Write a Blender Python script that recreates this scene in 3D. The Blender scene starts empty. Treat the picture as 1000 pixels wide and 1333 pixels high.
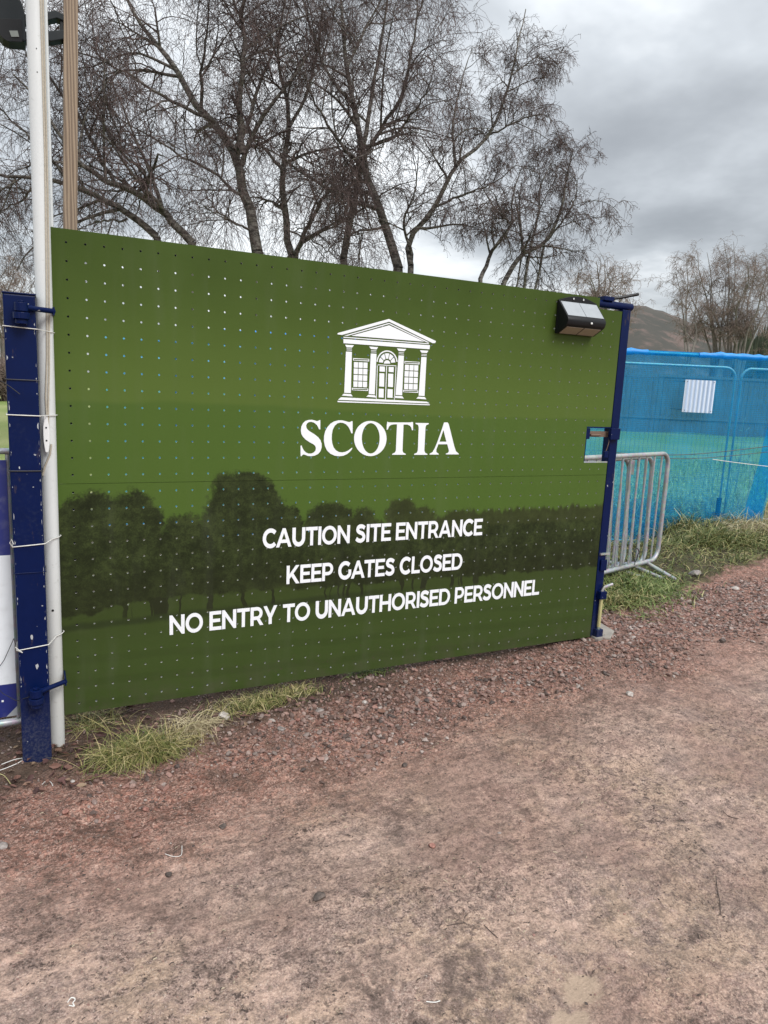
import bpy, bmesh, math, random
import numpy as np
from mathutils import Vector, Matrix

# ------------------------------------------------------------------ camera
f_px = 931.0
up = np.array([250, 5352, 931.0]); up /= np.linalg.norm(up)
gx = np.array([1861, 75, -931.0]); gx -= up * gx.dot(up); gx /= np.linalg.norm(gx)
RC = np.array([gx, np.cross(up, gx), up])            # camera -> world (X along the gate, Z up)
CAM = np.array([-0.055, -3.283, 1.6])
scene = bpy.context.scene
COL = scene.collection
cd = bpy.data.cameras.new('camera'); cam = bpy.data.objects.new('camera', cd); COL.objects.link(cam)
cd.sensor_fit = 'VERTICAL'; cd.sensor_height = 36.0; cd.lens = 36.0 * f_px / 1333.0
cd.clip_start = 0.05; cd.clip_end = 20000
M4 = Matrix([[*RC[i], CAM[i]] for i in range(3)] + [[0, 0, 0, 1]])
cam.matrix_world = M4
scene.camera = cam

# ------------------------------------------------------------------ sky, sun, exposure
SUN_EL, SUN_AZ = math.radians(44), math.radians(-75)     # azimuth measured from +X towards +Y
SKY_STRENGTH = 0.1
EXPOSURE = 0.74
CLOUD_OFF = (1.284, 1.833, 0.9)
wld = bpy.data.worlds.new('World'); scene.world = wld; wld.use_nodes = True
scene.view_settings.view_transform = 'Standard'; scene.view_settings.look = 'None'
scene.view_settings.exposure = EXPOSURE; scene.view_settings.gamma = 1.0
sunv = Vector((math.cos(SUN_EL) * math.cos(SUN_AZ), math.cos(SUN_EL) * math.sin(SUN_AZ), math.sin(SUN_EL)))
sl = bpy.data.lights.new('sun', 'SUN'); sl.energy = 1.5; sl.angle = math.radians(24); sl.color = (1.0, 0.97, 0.93)
sun = bpy.data.objects.new('sun', sl); COL.objects.link(sun)
sun.rotation_euler = (-sunv).to_track_quat('-Z', 'Y').to_euler(); sun.location = (0, -6, 12)


class NT:
    """small helper to write node trees as expressions"""
    def __init__(s, tree): s.t = tree; s.n = tree.nodes; s.l = tree.links
    def new(s, typ, **kw):
        n = s.n.new(typ)
        for k, v in kw.items(): setattr(n, k, v)
        return n
    def put(s, sock, v):
        if isinstance(v, bpy.types.NodeSocket): s.l.new(v, sock)
        elif v is not None: sock.default_value = v
    def m(s, op, a, b=None, c=None, clamp=False):
        n = s.new('ShaderNodeMath', operation=op, use_clamp=clamp)
        s.put(n.inputs[0], a)
        if b is not None: s.put(n.inputs[1], b)
        if c is not None: s.put(n.inputs[2], c)
        return n.outputs[0]
    def add(s, a, b): return s.m('ADD', a, b)
    def sub(s, a, b): return s.m('SUBTRACT', a, b)
    def mul(s, a, b): return s.m('MULTIPLY', a, b)
    def step(s, v, lo, hi, a=0.0, b=1.0):
        n = s.new('ShaderNodeMapRange', interpolation_type='SMOOTHSTEP')
        s.put(n.inputs[0], v)
        for i, q in enumerate((lo, hi, a, b)): s.put(n.inputs[i + 1], q)
        return n.outputs[0]
    def mix(s, f, a, b, mode='MIX'):
        n = s.new('ShaderNodeMix', data_type='RGBA', blend_type=mode)
        s.put(n.inputs[0], f); s.put(n.inputs[6], s.c(a)); s.put(n.inputs[7], s.c(b))
        return n.outputs[2]
    def c(s, v):
        if isinstance(v, (tuple, list)) and len(v) == 3: return (*v, 1)
        return v
    def noise(s, vec, scale, detail=3, rough=0.5, out=0, dist=0.0):
        n = s.new('ShaderNodeTexNoise'); s.put(n.inputs['Vector'], vec)
        n.inputs['Scale'].default_value = scale; n.inputs['Detail'].default_value = detail
        n.inputs['Roughness'].default_value = rough; n.inputs['Distortion'].default_value = dist
        return n.outputs[out]
    def vor(s, vec, scale, feature='F1', out='Distance'):
        n = s.new('ShaderNodeTexVoronoi', feature=feature); s.put(n.inputs['Vector'], vec)
        n.inputs['Scale'].default_value = scale
        return n.outputs[out]
    def ramp(s, f, stops):
        n = s.new('ShaderNodeValToRGB'); s.put(n.inputs[0], f); e = n.color_ramp.elements
        while len(e) > 1: e.remove(e[-1])
        e[0].position = stops[0][0]; e[0].color = s.c(stops[0][1])
        for p, col in stops[1:]:
            k = e.new(p); k.color = s.c(col)
        return n.outputs[0]
    def xyz(s, v):
        n = s.new('ShaderNodeSeparateXYZ'); s.put(n.inputs[0], v); return n.outputs
    def vec(s, x, y, z):
        n = s.new('ShaderNodeCombineXYZ')
        for i, q in enumerate((x, y, z)): s.put(n.inputs[i], q)
        return n.outputs[0]
    def vmul(s, v, t):
        n = s.new('ShaderNodeVectorMath', operation='MULTIPLY'); s.put(n.inputs[0], v); n.inputs[1].default_value = t
        return n.outputs[0]
    def dot(s, v, t):
        n = s.new('ShaderNodeVectorMath', operation='DOT_PRODUCT'); s.put(n.inputs[0], v); n.inputs[1].default_value = t
        return n.outputs['Value']
    def obj(s): return s.new('ShaderNodeTexCoord').outputs['Object']
    def pos(s): return s.new('ShaderNodeNewGeometry').outputs['Position']
    def island(s): return s.new('ShaderNodeNewGeometry').outputs['Random Per Island']
    def bump(s, h, strength=0.3, dist=0.01):
        n = s.new('ShaderNodeBump'); n.inputs['Strength'].default_value = strength
        n.inputs['Distance'].default_value = dist; s.put(n.inputs['Height'], h); return n.outputs[0]


# overcast sky: physical sky veiled by cloud layers lying on a plane high above
w = NT(wld.node_tree); w.n.clear()
out = w.new('ShaderNodeOutputWorld'); bg = w.new('ShaderNodeBackground'); bg.inputs[1].default_value = SKY_STRENGTH
skyn = w.new('ShaderNodeTexSky', sky_type='NISHITA'); skyn.sun_disc = False
skyn.sun_elevation = SUN_EL; skyn.sun_rotation = math.pi / 2 - SUN_AZ
gdir = w.new('ShaderNodeTexCoord').outputs['Generated']
dx, dy, dz = w.xyz(gdir)
den = w.add(w.m('MAXIMUM', dz, 0.0), 0.16)
cp = w.vec(w.add(w.m('DIVIDE', dx, den), CLOUD_OFF[0]), w.add(w.m('DIVIDE', dy, den), CLOUD_OFF[1]), CLOUD_OFF[2])
cn = w.noise(w.vmul(cp, (1.0, 1.0, 1.0)), 0.62, 6, 0.52, dist=0.25)
cn2 = w.noise(cp, 2.1, 5, 0.55)
cl = w.add(w.mul(cn, 0.72), w.mul(cn2, 0.28))
cloud = w.ramp(w.step(cl, 0.33, 0.69), [(0, (2.35, 2.48, 2.62)), (0.42, (3.9, 4.12, 4.32)), (1, (8.0, 8.2, 8.3))])
cloud = w.mix(1.0, cloud, w.vec(*[w.add(0.74, w.mul(w.m('MAXIMUM', dz, 0.0), 1.2))] * 3), 'MULTIPLY')     # overcast domes are brighter overhead
base_sky = w.mix(0.90, skyn.outputs[0], cloud)
w.l.new(base_sky, bg.inputs[0]); w.l.new(bg.outputs[0], out.inputs[0])


def ray(x, y): return RC @ np.array([x - 500.0, 666.5 - y, -f_px])
def gate(x, y, Y=0.0):
    r = ray(x, y); return CAM + r * ((Y - CAM[1]) / r[1])
def gz(x, y, z=0.0):
    r = ray(x, y); return CAM + r * ((z - CAM[2]) / r[2])
def at(x, y, D): return CAM + ray(x, y) * (D / f_px)


# ------------------------------------------------------------------ materials
MATS = {}
def mat(name, build):
    if name in MATS: return MATS[name]
    m = bpy.data.materials.new(name); m.use_nodes = True
    t = NT(m.node_tree); b = t.n['Principled BSDF']
    build(t, b); MATS[name] = m
    return m
def setp(t, b, col=None, rough=None, metal=None, normal=None, spec=None):
    if col is not None: t.put(b.inputs['Base Color'], t.c(col))
    if rough is not None: t.put(b.inputs['Roughness'], rough)
    if metal is not None: t.put(b.inputs['Metallic'], metal)
    if normal is not None: t.put(b.inputs['Normal'], normal)
    if spec is not None: t.put(b.inputs['Specular IOR Level'], spec)

def m_blue(t, b):
    p = t.obj()
    n = t.noise(p, 14, 4, 0.6); fine = t.noise(p, 60, 3, 0.6)
    grime = t.step(t.add(t.mul(t.noise(p, 5, 4), 0.6), t.mul(fine, 0.4)), 0.55, 0.75)
    z = t.xyz(p)[2]
    low = t.step(z, 0.35, 0.05)
    chips = t.step(t.noise(p, 38, 2, 0.5), 0.725, 0.74)
    col = t.mix(n, (0.0008, 0.0058, 0.040), (0.0014, 0.0090, 0.062))
    col = t.mix(t.mul(grime, 0.25), col, (0.05, 0.06, 0.09))
    col = t.mix(t.mul(low, t.step(t.noise(p, 130, 4, 0.7), 0.40, 0.75, 0.08, 0.55)), col, (0.10, 0.105, 0.13))
    col = t.mix(t.mul(t.step(t.noise(t.vmul(p, (1, 1, 0.25)), 26, 5, 0.7), 0.62, 0.70), 0.55), col, (0.06, 0.045, 0.045))
    col = t.mix(chips, col, (0.32, 0.33, 0.35))
    setp(t, b, col, t.mix(grime, (0.34,) * 3, (0.6,) * 3), normal=t.bump(fine, 0.05, 0.002), spec=0.14)
BLUE = mat('blue_paint', m_blue)
def m_galv(t, b):
    p = t.obj(); n = t.noise(p, 24, 5, 0.65); v = t.vor(p, 55, out='Color')
    col = t.mix(n, (0.30, 0.32, 0.33), (0.47, 0.49, 0.50)); col = t.mix(0.12, col, v)
    col = t.mix(t.mul(t.step(t.noise(p, 6, 4), 0.52, 0.7), 0.45), col, (0.19, 0.18, 0.17))
    setp(t, b, col, t.step(n, 0.2, 0.8, 0.38, 0.62), 0.55)
GALV = mat('galvanised_steel', m_galv)
def m_simple(name, col, rough=0.5, metal=0.0, var=0.25, scale=12, spec=None):
    def f(t, b):
        p = t.obj(); n = t.noise(p, scale, 4, 0.6)
        setp(t, b, t.mix(n, tuple(c * (1 - var) for c in col), tuple(min(1, c * (1 + var)) for c in col)),
             t.step(n, 0.2, 0.8, max(0.05, rough - 0.08), rough + 0.08), metal, t.bump(t.noise(p, scale * 8, 2), 0.06, 0.001), spec)
    return mat(name, f)
def m_white_pole(t, b):
    p = t.obj(); n = t.noise(t.vmul(p, (1, 1, 0.2)), 16, 4, 0.6); z = t.xyz(p)[2]
    col = t.mix(n, (0.56, 0.585, 0.585), (0.68, 0.70, 0.70))
    col = t.mix(t.mul(t.step(z, 1.0, 0.15), 0.45), col, (0.42, 0.40, 0.36))
    col = t.mix(t.mul(t.step(t.noise(p, 30, 5, 0.7), 0.58, 0.7), 0.25), col, (0.25, 0.24, 0.2))
    setp(t, b, col, 0.38)
POLE = mat('white_fibreglass', m_white_pole)
def m_timber(t, b):
    p = t.obj(); q = t.vmul(p, (1, 1, 0.07))
    wv = t.new('ShaderNodeTexWave', wave_type='RINGS', rings_direction='Z')
    t.put(wv.inputs['Vector'], t.vmul(p, (1, 1, 0.06))); wv.inputs['Scale'].default_value = 46
    wv.inputs['Distortion'].default_value = 3.2; wv.inputs['Detail'].default_value = 2; wv.inputs['Detail Scale'].default_value = 1.3
    n = t.noise(q, 90, 4, 0.6)
    col = t.mix(wv.outputs['Fac'], (0.125, 0.085, 0.055), (0.33, 0.25, 0.17))
    col = t.mix(t.mul(n, 0.5), col, (0.20, 0.155, 0.12))
    kn = t.step(t.vor(t.vmul(p, (4, 4, 2.4)), 1.0), 0.12, 0.04)
    col = t.mix(t.mul(kn, 0.8), col, (0.09, 0.05, 0.028))
    setp(t, b, col, 0.75, normal=t.bump(n, 0.25, 0.003))
TIMBER = mat('sawn_timber', m_timber)
BLACK = m_simple('black_plastic', (0.007, 0.0075, 0.009), 0.45, spec=0.25)
DARKGREY = m_simple('dark_grey_aluminium', (0.010, 0.014, 0.017), 0.55, spec=0.25)
WHITE = m_simple('white_plastic', (0.78, 0.79, 0.79), 0.4, var=0.05)
ROPE = m_simple('grey_rope', (0.42, 0.38, 0.31), 0.85, var=0.35, scale=120)
WIRE_W = m_simple('white_string', (0.66, 0.65, 0.62), 0.6, var=0.2, scale=80)
WIRE_B = m_simple('black_cable', (0.015, 0.015, 0.017), 0.5)
ZINC = m_simple('zinc_screw', (0.62, 0.63, 0.63), 0.3, 0.9, 0.1)
RUST = m_simple('rusty_steel', (0.17, 0.115, 0.085), 0.7, 0.2, 0.45, 40)
YEL = m_simple('yellowed_rod', (0.46, 0.42, 0.20), 0.5)
CONC = m_simple('old_concrete', (0.27, 0.245, 0.215), 0.9, 0, 0.35, 22)
VINYL = m_simple('white_vinyl', (0.80, 0.82, 0.86), 0.45, var=0.03, scale=5)

# ------------------------------------------------------------------ mesh helpers
def link(o, parent=None):
    COL.objects.link(o)
    if parent is not None: o.parent = parent
    return o
def tag(o, label=None, cat=None, group=None, kind=None):
    if label: o['label'] = label
    if cat: o['category'] = cat
    if group: o['group'] = group
    if kind: o['kind'] = kind
    return o
def empty(name, loc=(0, 0, 0), label=None, cat=None, group=None):
    o = bpy.data.objects.new(name, None); o.empty_display_size = 0.05; o.location = loc; COL.objects.link(o)
    return tag(o, label, cat, group)
def mesh_np(name, V, F, m, parent=None, smooth=False, m2=None, mi=None):
    V = np.asarray(V, dtype=np.float32).reshape(-1, 3); F = np.asarray(F, dtype=np.int32); k = F.shape[1]
    me = bpy.data.meshes.new(name)
    me.vertices.add(len(V)); me.vertices.foreach_set('co', V.ravel())
    me.loops.add(F.size); me.loops.foreach_set('vertex_index', F.ravel())
    me.polygons.add(len(F)); me.polygons.foreach_set('loop_start', np.arange(0, F.size, k, dtype=np.int32))
    me.update(calc_edges=True); me.materials.append(m)
    if mi is not None:
        me.materials.append(m2); me.polygons.foreach_set('material_index', np.asarray(mi, dtype=np.int32))
    me.polygons.foreach_set('use_smooth', np.full(len(F), bool(smooth), dtype=bool))
    return link(bpy.data.objects.new(name, me), parent)

class MB:
    def __init__(s): s.v = []; s.f = []
    def box(s, x0, x1, y0, y1, z0, z1):
        n = len(s.v)
        s.v += [(x, y, z) for z in (z0, z1) for y in (y0, y1) for x in (x0, x1)]
        s.f += [tuple(n + i for i in q) for q in ((0, 2, 3, 1), (4, 5, 7, 6), (0, 1, 5, 4), (2, 6, 7, 3), (0, 4, 6, 2), (1, 3, 7, 5))]
        return s
    def prism(s, poly, ax, a0, a1):
        """extrude a 2-D polygon; ax 'x': poly=(y,z), 'y': poly=(x,z), 'z': poly=(x,y)"""
        n = len(s.v); k = len(poly)
        for a in (a0, a1):
            for p, q in poly:
                s.v.append({'x': (a, p, q), 'y': (p, a, q), 'z': (p, q, a)}[ax])
        s.f.append(tuple(range(n, n + k))); s.f.append(tuple(range(n + 2 * k - 1, n + k - 1, -1)))
        for i in range(k):
            j = (i + 1) % k; s.f.append((n + i, n + k + i, n + k + j, n + j))
        return s
    def tube(s, pts, r, k=8, closed=False):
        pts = [Vector(p) for p in pts]; n = len(s.v); N = len(pts)
        rr = r if isinstance(r, (list, tuple)) else [r] * N
        ref = None
        for i, p in enumerate(pts):
            a = pts[(i - 1) % N] if (closed or i > 0) else p; c = pts[(i + 1) % N] if (closed or i < N - 1) else p
            d = (c - a).normalized()
            if ref is None: ref = d.orthogonal().normalized()
            ref = (ref - d * ref.dot(d)).normalized(); o = d.cross(ref)
            for q in range(k):
                an = 2 * math.pi * q / k; s.v.append(tuple(p + (ref * math.cos(an) + o * math.sin(an)) * rr[i]))
        for i in range(N if closed else N - 1):
            for q in range(k):
                a = n + i * k + q; bq = n + i * k + (q + 1) % k; j = (i + 1) % N
                s.f.append((a, bq, n + j * k + (q + 1) % k, n + j * k + q))
        if not closed:
            s.f.append(tuple(n + q for q in range(k - 1, -1, -1))); s.f.append(tuple(n + (N - 1) * k + q for q in range(k)))
        return s
    def build(s, name, m, parent=None, smooth=False, bevel=0.0):
        me = bpy.data.meshes.new(name); me.from_pydata(s.v, [], s.f); me.materials.append(m)
        bm = bmesh.new(); bm.from_mesh(me); bmesh.ops.recalc_face_normals(bm, faces=bm.faces)
        if bevel: bmesh.ops.bevel(bm, geom=[e for e in bm.edges if e.calc_face_angle(0) > 0.5], offset=bevel, segments=2, affect='EDGES', profile=0.6)
        bm.to_mesh(me); bm.free()
        if smooth:
            me.polygons.foreach_set('use_smooth', [True] * len(me.polygons)); me.set_sharp_from_angle(angle=0.7)
        return link(bpy.data.objects.new(name, me), parent)
def circle_pts(c, r, n, plane='xz'):
    return [((c[0] + r * math.cos(a), c[1] + r * math.sin(a))) for a in [2 * math.pi * i / n for i in range(n)]]

def hash2(ix, iy, seed):
    h = (ix.astype(np.int64) * 374761393 + iy.astype(np.int64) * 668265263 + seed * 974711) & 0x7fffffff
    h = ((h ^ (h >> 13)) * 1274126177) & 0x7fffffff
    return ((h ^ (h >> 16)) & 0xffff) / 65535.0
def vnoise(x, y, s, seed):
    x = x * s; y = y * s; ix = np.floor(x); iy = np.floor(y); fx = x - ix; fy = y - iy
    fx = fx * fx * (3 - 2 * fx); fy = fy * fy * (3 - 2 * fy)
    a = hash2(ix, iy, seed); b = hash2(ix + 1, iy, seed); c = hash2(ix, iy + 1, seed); d = hash2(ix + 1, iy + 1, seed)
    return (a + (b - a) * fx) * (1 - fy) + (c + (d - c) * fx) * fy - 0.5
def sm(v, a, b):
    t = np.clip((v - a) / (b - a), 0, 1); return t * t * (3 - 2 * t)

# fence line (blue netting) seen beyond the gate
F0 = gz(880, 690, 0.15)[:2]; FD = np.array([0.894, -0.447]); FD /= np.linalg.norm(FD); FN = np.array([-FD[1], FD[0]])
PUD = [gz(757, 1276)[:2], gz(742, 1318)[:2]]
def red_mask(x, y):      # 1 on the loose red gravel by the gate, 0 on the trodden track
    return sm(y + 0.10 * vnoise(x, y, 2.2, 5) * 2 + 0.06 * vnoise(x, y, 6, 6), -1.02 + 0.07 * x, -0.55 + 0.085 * x)
def gh(x, y, fine=True):
    x = np.asarray(x, float); y = np.asarray(y, float)
    z = -0.025 + 0.030 * np.clip(x, -1, 4.2) * sm(y, -2.2, -0.2)
    z = z + 0.06 * sm(y, 0.1, 1.2) + 0.02 * sm(y, -0.75, -0.25) * sm(x, 0.3, 1.2)
    df = (x - F0[0]) * FN[0] + (y - F0[1]) * FN[1]
    sf = (x - F0[0]) * FD[0] + (y - F0[1]) * FD[1]
    z = z - 0.34 * sm(-sf, 0.0, 0.55) * sm(df, -1.15, -0.45) * (1 - sm(df, 1.5, 9))
    z = z + 0.05 * sm(df, -1.2, 0) + 0.42 * sm(df, 2, 14) + 0.004 * np.clip(df - 14, 0, 400)
    if fine:
        near = sm(-(np.hypot(x - 1.5, y + 0.5)), -12, -6)
        rm = red_mask(x, y)
        d = 0.03 * vnoise(x, y, 1.1, 1) + 0.018 * vnoise(x, y, 3.3, 2) * (0.6 + rm) + 0.012 * vnoise(x, y, 9, 3) * (0.5 + rm)
        d = d + 0.022 * vnoise(x * 0.45 + y * 0.1, y + x * 0.12, 2.8, 14) * (1 - rm) + 0.010 * np.abs(vnoise(x * 0.6, y, 7.5, 15)) * (1 - rm)
        d = d + 0.011 * vnoise(x, y, 24, 4) * (0.7 + 0.6 * rm) + 0.010 * vnoise(x, y, 45, 7) * (0.6 + 0.6 * rm)
        rough = sm(vnoise(x, y, 4.5, 8), 0.08, 0.3) * (1 - rm)
        d = d + rough * 0.014 * np.abs(vnoise(x, y, 30, 9)) * 2
        for i, p in enumerate(PUD):
            r = np.hypot(x - p[0], y - p[1]); d = d * (0.45 + 0.55 * sm(r, 0.04, 0.14)) - 0.012 * sm(-r, -0.12, -0.02)
        z = z + d * near
        z = z + 0.25 * vnoise(x, y, 0.05, 11) * sm(df, 15, 60)
    return z

# ------------------------------------------------------------------ ground (one sheet out to the horizon)
def axis(lo, hi, st, far):
    c = list(np.arange(lo, hi + 1e-6, st)); a, s = hi, st
    up_ = []
    while a < far: s *= 1.28; a += s; up_.append(a)
    dn = []; a, s = lo, st
    while a > -far: s *= 1.28; a -= s; dn.append(a)
    return np.array(dn[::-1] + c + up_)
xs = axis(-0.9, 6.6, 0.0165, 2600); ys = axis(-2.75, 1.6, 0.0165, 2600)
X, Y = np.meshgrid(xs, ys); Z = gh(X, Y)
nx, ny = len(xs), len(ys)
idx = np.arange(nx * ny).reshape(ny, nx)
FQ = np.stack([idx[:-1, :-1], idx[:-1, 1:], idx[1:, 1:], idx[1:, :-1]], -1).reshape(-1, 4)
def m_ground(t, b):
    p = t.pos(); px, py, pz = t.xyz(p)
    n1 = t.noise(p, 1.3, 5, 0.6); n2 = t.noise(p, 5.5, 6, 0.65); n3 = t.noise(p, 26, 5, 0.65); n4 = t.noise(p, 110, 3, 0.6)
    v = t.vor(p, 85, out='Color'); v2 = t.vor(p, 230, out='Color')
    # loose red gravel and grit
    gr = t.ramp(t.xyz(v)[0], [(0, (0.10, 0.06, 0.050)), (0.35, (0.25, 0.125, 0.098)), (0.7, (0.35, 0.19, 0.152)), (1, (0.42, 0.30, 0.26))])
    gr2 = t.ramp(t.xyz(v2)[1], [(0, (0.10, 0.062, 0.052)), (0.5, (0.27, 0.155, 0.125)), (1, (0.42, 0.30, 0.26))])
    red = t.mix(t.step(n3, 0.40, 0.6), gr, gr2)
    red = t.mix(t.mul(t.step(n2, 0.47, 0.64), 0.6), red, (0.11, 0.075, 0.06))
    red = t.mix(t.mul(t.step(n4, 0.54, 0.64), 0.6), red, (0.09, 0.055, 0.046))
    red = t.mix(1.0, red, (1.09, 1.04, 0.99), 'MULTIPLY')
    # trodden track: pale tan mud, grey-violet wet grit and dark crumbs
    tan = t.mix(n2, (0.315, 0.222, 0.182), (0.465, 0.36, 0.302))
    tan = t.mix(t.mul(t.step(n1, 0.46, 0.62), 0.55), tan, (0.33, 0.252, 0.18))
    viol = t.mix(t.xyz(v2)[2], (0.16, 0.112, 0.098), (0.34, 0.262, 0.235))
    trk = t.mix(t.mul(t.step(t.add(t.mul(n2, 0.5), t.mul(n3, 0.5)), 0.46, 0.56), 0.75), tan, viol)
    patch = t.step(t.noise(p, 1.7, 5, 0.6), 0.40, 0.62)
    trk = t.mix(t.mul(t.step(n4, 0.50, 0.64), t.add(0.15, t.mul(patch, 0.6))), trk, (0.115, 0.08, 0.07))
    trk = t.mix(t.mul(t.step(t.noise(p, 190, 2, 0.6), 0.58, 0.68), 0.6), trk, (0.50, 0.43, 0.37))
    trk = t.mix(t.mul(t.step(t.noise(p, 62, 4, 0.7, dist=1.0), 0.52, 0.66), t.add(0.1, t.mul(patch, 0.6))), trk, (0.115, 0.078, 0.068))
    crumbs = t.mul(t.step(t.add(t.mul(n3, 0.6), t.mul(n4, 0.4)), 0.545, 0.60), t.step(t.noise(p, 2.6, 4, 0.6), 0.43, 0.56))
    trk = t.mix(t.mul(crumbs, 0.85), trk, (0.062, 0.048, 0.043))
    smear = t.mul(t.step(t.noise(p, 3.4, 5, 0.7, dist=0.6), 0.54, 0.66), t.step(n3, 0.38, 0.55))
    trk = t.mix(t.mul(smear, 0.72), trk, t.mix(n4, (0.055, 0.042, 0.038), (0.17, 0.128, 0.108)))
    pink = t.step(t.noise(p, 0.9, 4, 0.55), 0.45, 0.62)
    trk = t.mix(t.mul(pink, 0.5), trk, t.mix(n4, (0.17, 0.098, 0.08), (0.36, 0.24, 0.20)))
    trk = t.mix(1.0, trk, (1.13, 1.075, 1.045), 'MULTIPLY')
    # boundary of the two, then soil and grass of the verge and field
    yb = t.add(py, t.add(t.mul(t.sub(n1, 0.5), 0.8), t.mul(t.sub(n2, 0.5), 0.55)))
    lim = t.add(-1.0, t.mul(px, 0.075))
    rm = t.step(t.add(t.sub(yb, lim), t.mul(t.step(px, 1.4, 0.0), 0.22)), -0.30, 0.50)
    col = t.mix(rm, trk, red)
    cr = t.add(t.mul(t.noise(p, 42, 7, 0.78, dist=0.4), 0.6), t.mul(t.noise(p, 150, 4, 0.7), 0.4))
    cr = t.add(cr, t.mul(t.sub(t.noise(t.vmul(p, (0.45, 1.3, 1.0)), 17, 5, 0.7), 0.5), 0.35))
    crm = t.step(cr, 0.36, 0.64, 0.50, 1.38)
    col = t.mix(1.0, col, t.vec(crm, t.add(t.mul(crm, 0.97), 0.03), t.add(t.mul(crm, 0.95), 0.05)), 'MULTIPLY')
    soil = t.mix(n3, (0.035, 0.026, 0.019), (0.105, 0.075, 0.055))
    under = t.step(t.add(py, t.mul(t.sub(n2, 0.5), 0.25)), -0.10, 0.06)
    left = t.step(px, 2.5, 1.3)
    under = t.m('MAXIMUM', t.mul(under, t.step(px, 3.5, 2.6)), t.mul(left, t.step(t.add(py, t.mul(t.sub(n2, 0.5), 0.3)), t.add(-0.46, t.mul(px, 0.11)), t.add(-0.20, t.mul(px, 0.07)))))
    col = t.mix(t.mul(under, 0.85), col, soil)  # dark soil; its tone also paints the contact shadow along the gate bottom
    df = t.add(t.mul(t.sub(px, float(F0[0])), float(FN[0])), t.mul(t.sub(py, float(F0[1])), float(FN[1])))
    verge = t.step(t.add(df, t.mul(t.sub(n2, 0.5), 0.7)), -1.35, -0.75)
    gback = t.mul(t.step(py, 0.35, 0.7), t.step(px, 4.6, 3.9))
    vline = t.add(t.sub(py, t.mul(px, 0.245)), t.add(0.60, t.mul(t.sub(n2, 0.5), 0.5)))
    verge = t.m('MAXIMUM', t.m('MAXIMUM', verge, gback), t.mul(t.step(vline, -0.02, 0.10), t.step(px, 3.15, 3.4)))
    grass = t.mix(n3, (0.055, 0.07, 0.02), (0.13, 0.145, 0.05)); grass = t.mix(t.step(n2, 0.5, 0.72), grass, (0.17, 0.145, 0.065))
    grass = t.mix(t.step(df, 0.5, 3), t.mix(t.step(n3, 0.40, 0.60), soil, t.mix(0.45, grass, soil)), t.mix(t.step(t.noise(p, 0.35, 5), 0.3, 0.7), (0.18, 0.24, 0.07), (0.30, 0.32, 0.14)))
    col = t.mix(verge, col, grass)
    wet = t.mul(t.step(t.noise(p, 1.9, 4, 0.6), 0.46, 0.60), t.sub(1.0, rm))
    col = t.mix(t.mul(wet, 0.16), col, (0.12, 0.088, 0.072))
    rough = t.mix(wet, (0.9,) * 3, (0.38,) * 3)
    silt = None
    for pq, rr_ in ((PUD[0], 0.085), (PUD[1], 0.06)):
        ex = t.add(t.sub(px, float(pq[0])), t.mul(t.sub(n2, 0.5), 0.16)); ey = t.add(t.sub(py, float(pq[1])), t.mul(t.sub(n3, 0.5), 0.09))
        e = t.m('SQRT', t.add(t.mul(ex, ex), t.mul(t.mul(ey, ey), 2.2))); e = t.step(e, rr_, rr_ * 0.62); silt = e if silt is None else t.m('MAXIMUM', silt, e)
    col = t.mix(t.mul(silt, 0.85), col, (0.42, 0.315, 0.235)); rough = t.mix(silt, rough, (0.28,) * 3)
    h = t.add(t.mul(n3, 0.5), t.add(t.mul(n4, 0.35), t.mul(t.xyz(v2)[0], 0.18)))
    h = t.add(h, t.mul(t.vor(p, 85), t.mul(rm, 0.5)))
    setp(t, b, col, rough, 0, t.bump(t.add(h, t.mul(cr, 0.6)), 0.9, 0.014), 0.2)
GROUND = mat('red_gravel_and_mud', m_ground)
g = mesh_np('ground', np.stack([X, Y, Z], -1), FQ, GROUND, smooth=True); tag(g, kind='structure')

# ------------------------------------------------------------------ the site gate
gt = empty('site_gate', (0.066, 0, 0.09), 'big green perforated site gate board with white lettering and temple emblem', 'gate')
GO = Vector(gt.location)
def gchild(o):      # children keep world coordinates
    o.matrix_parent_inverse = Matrix.Translation(-GO); return o

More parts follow.
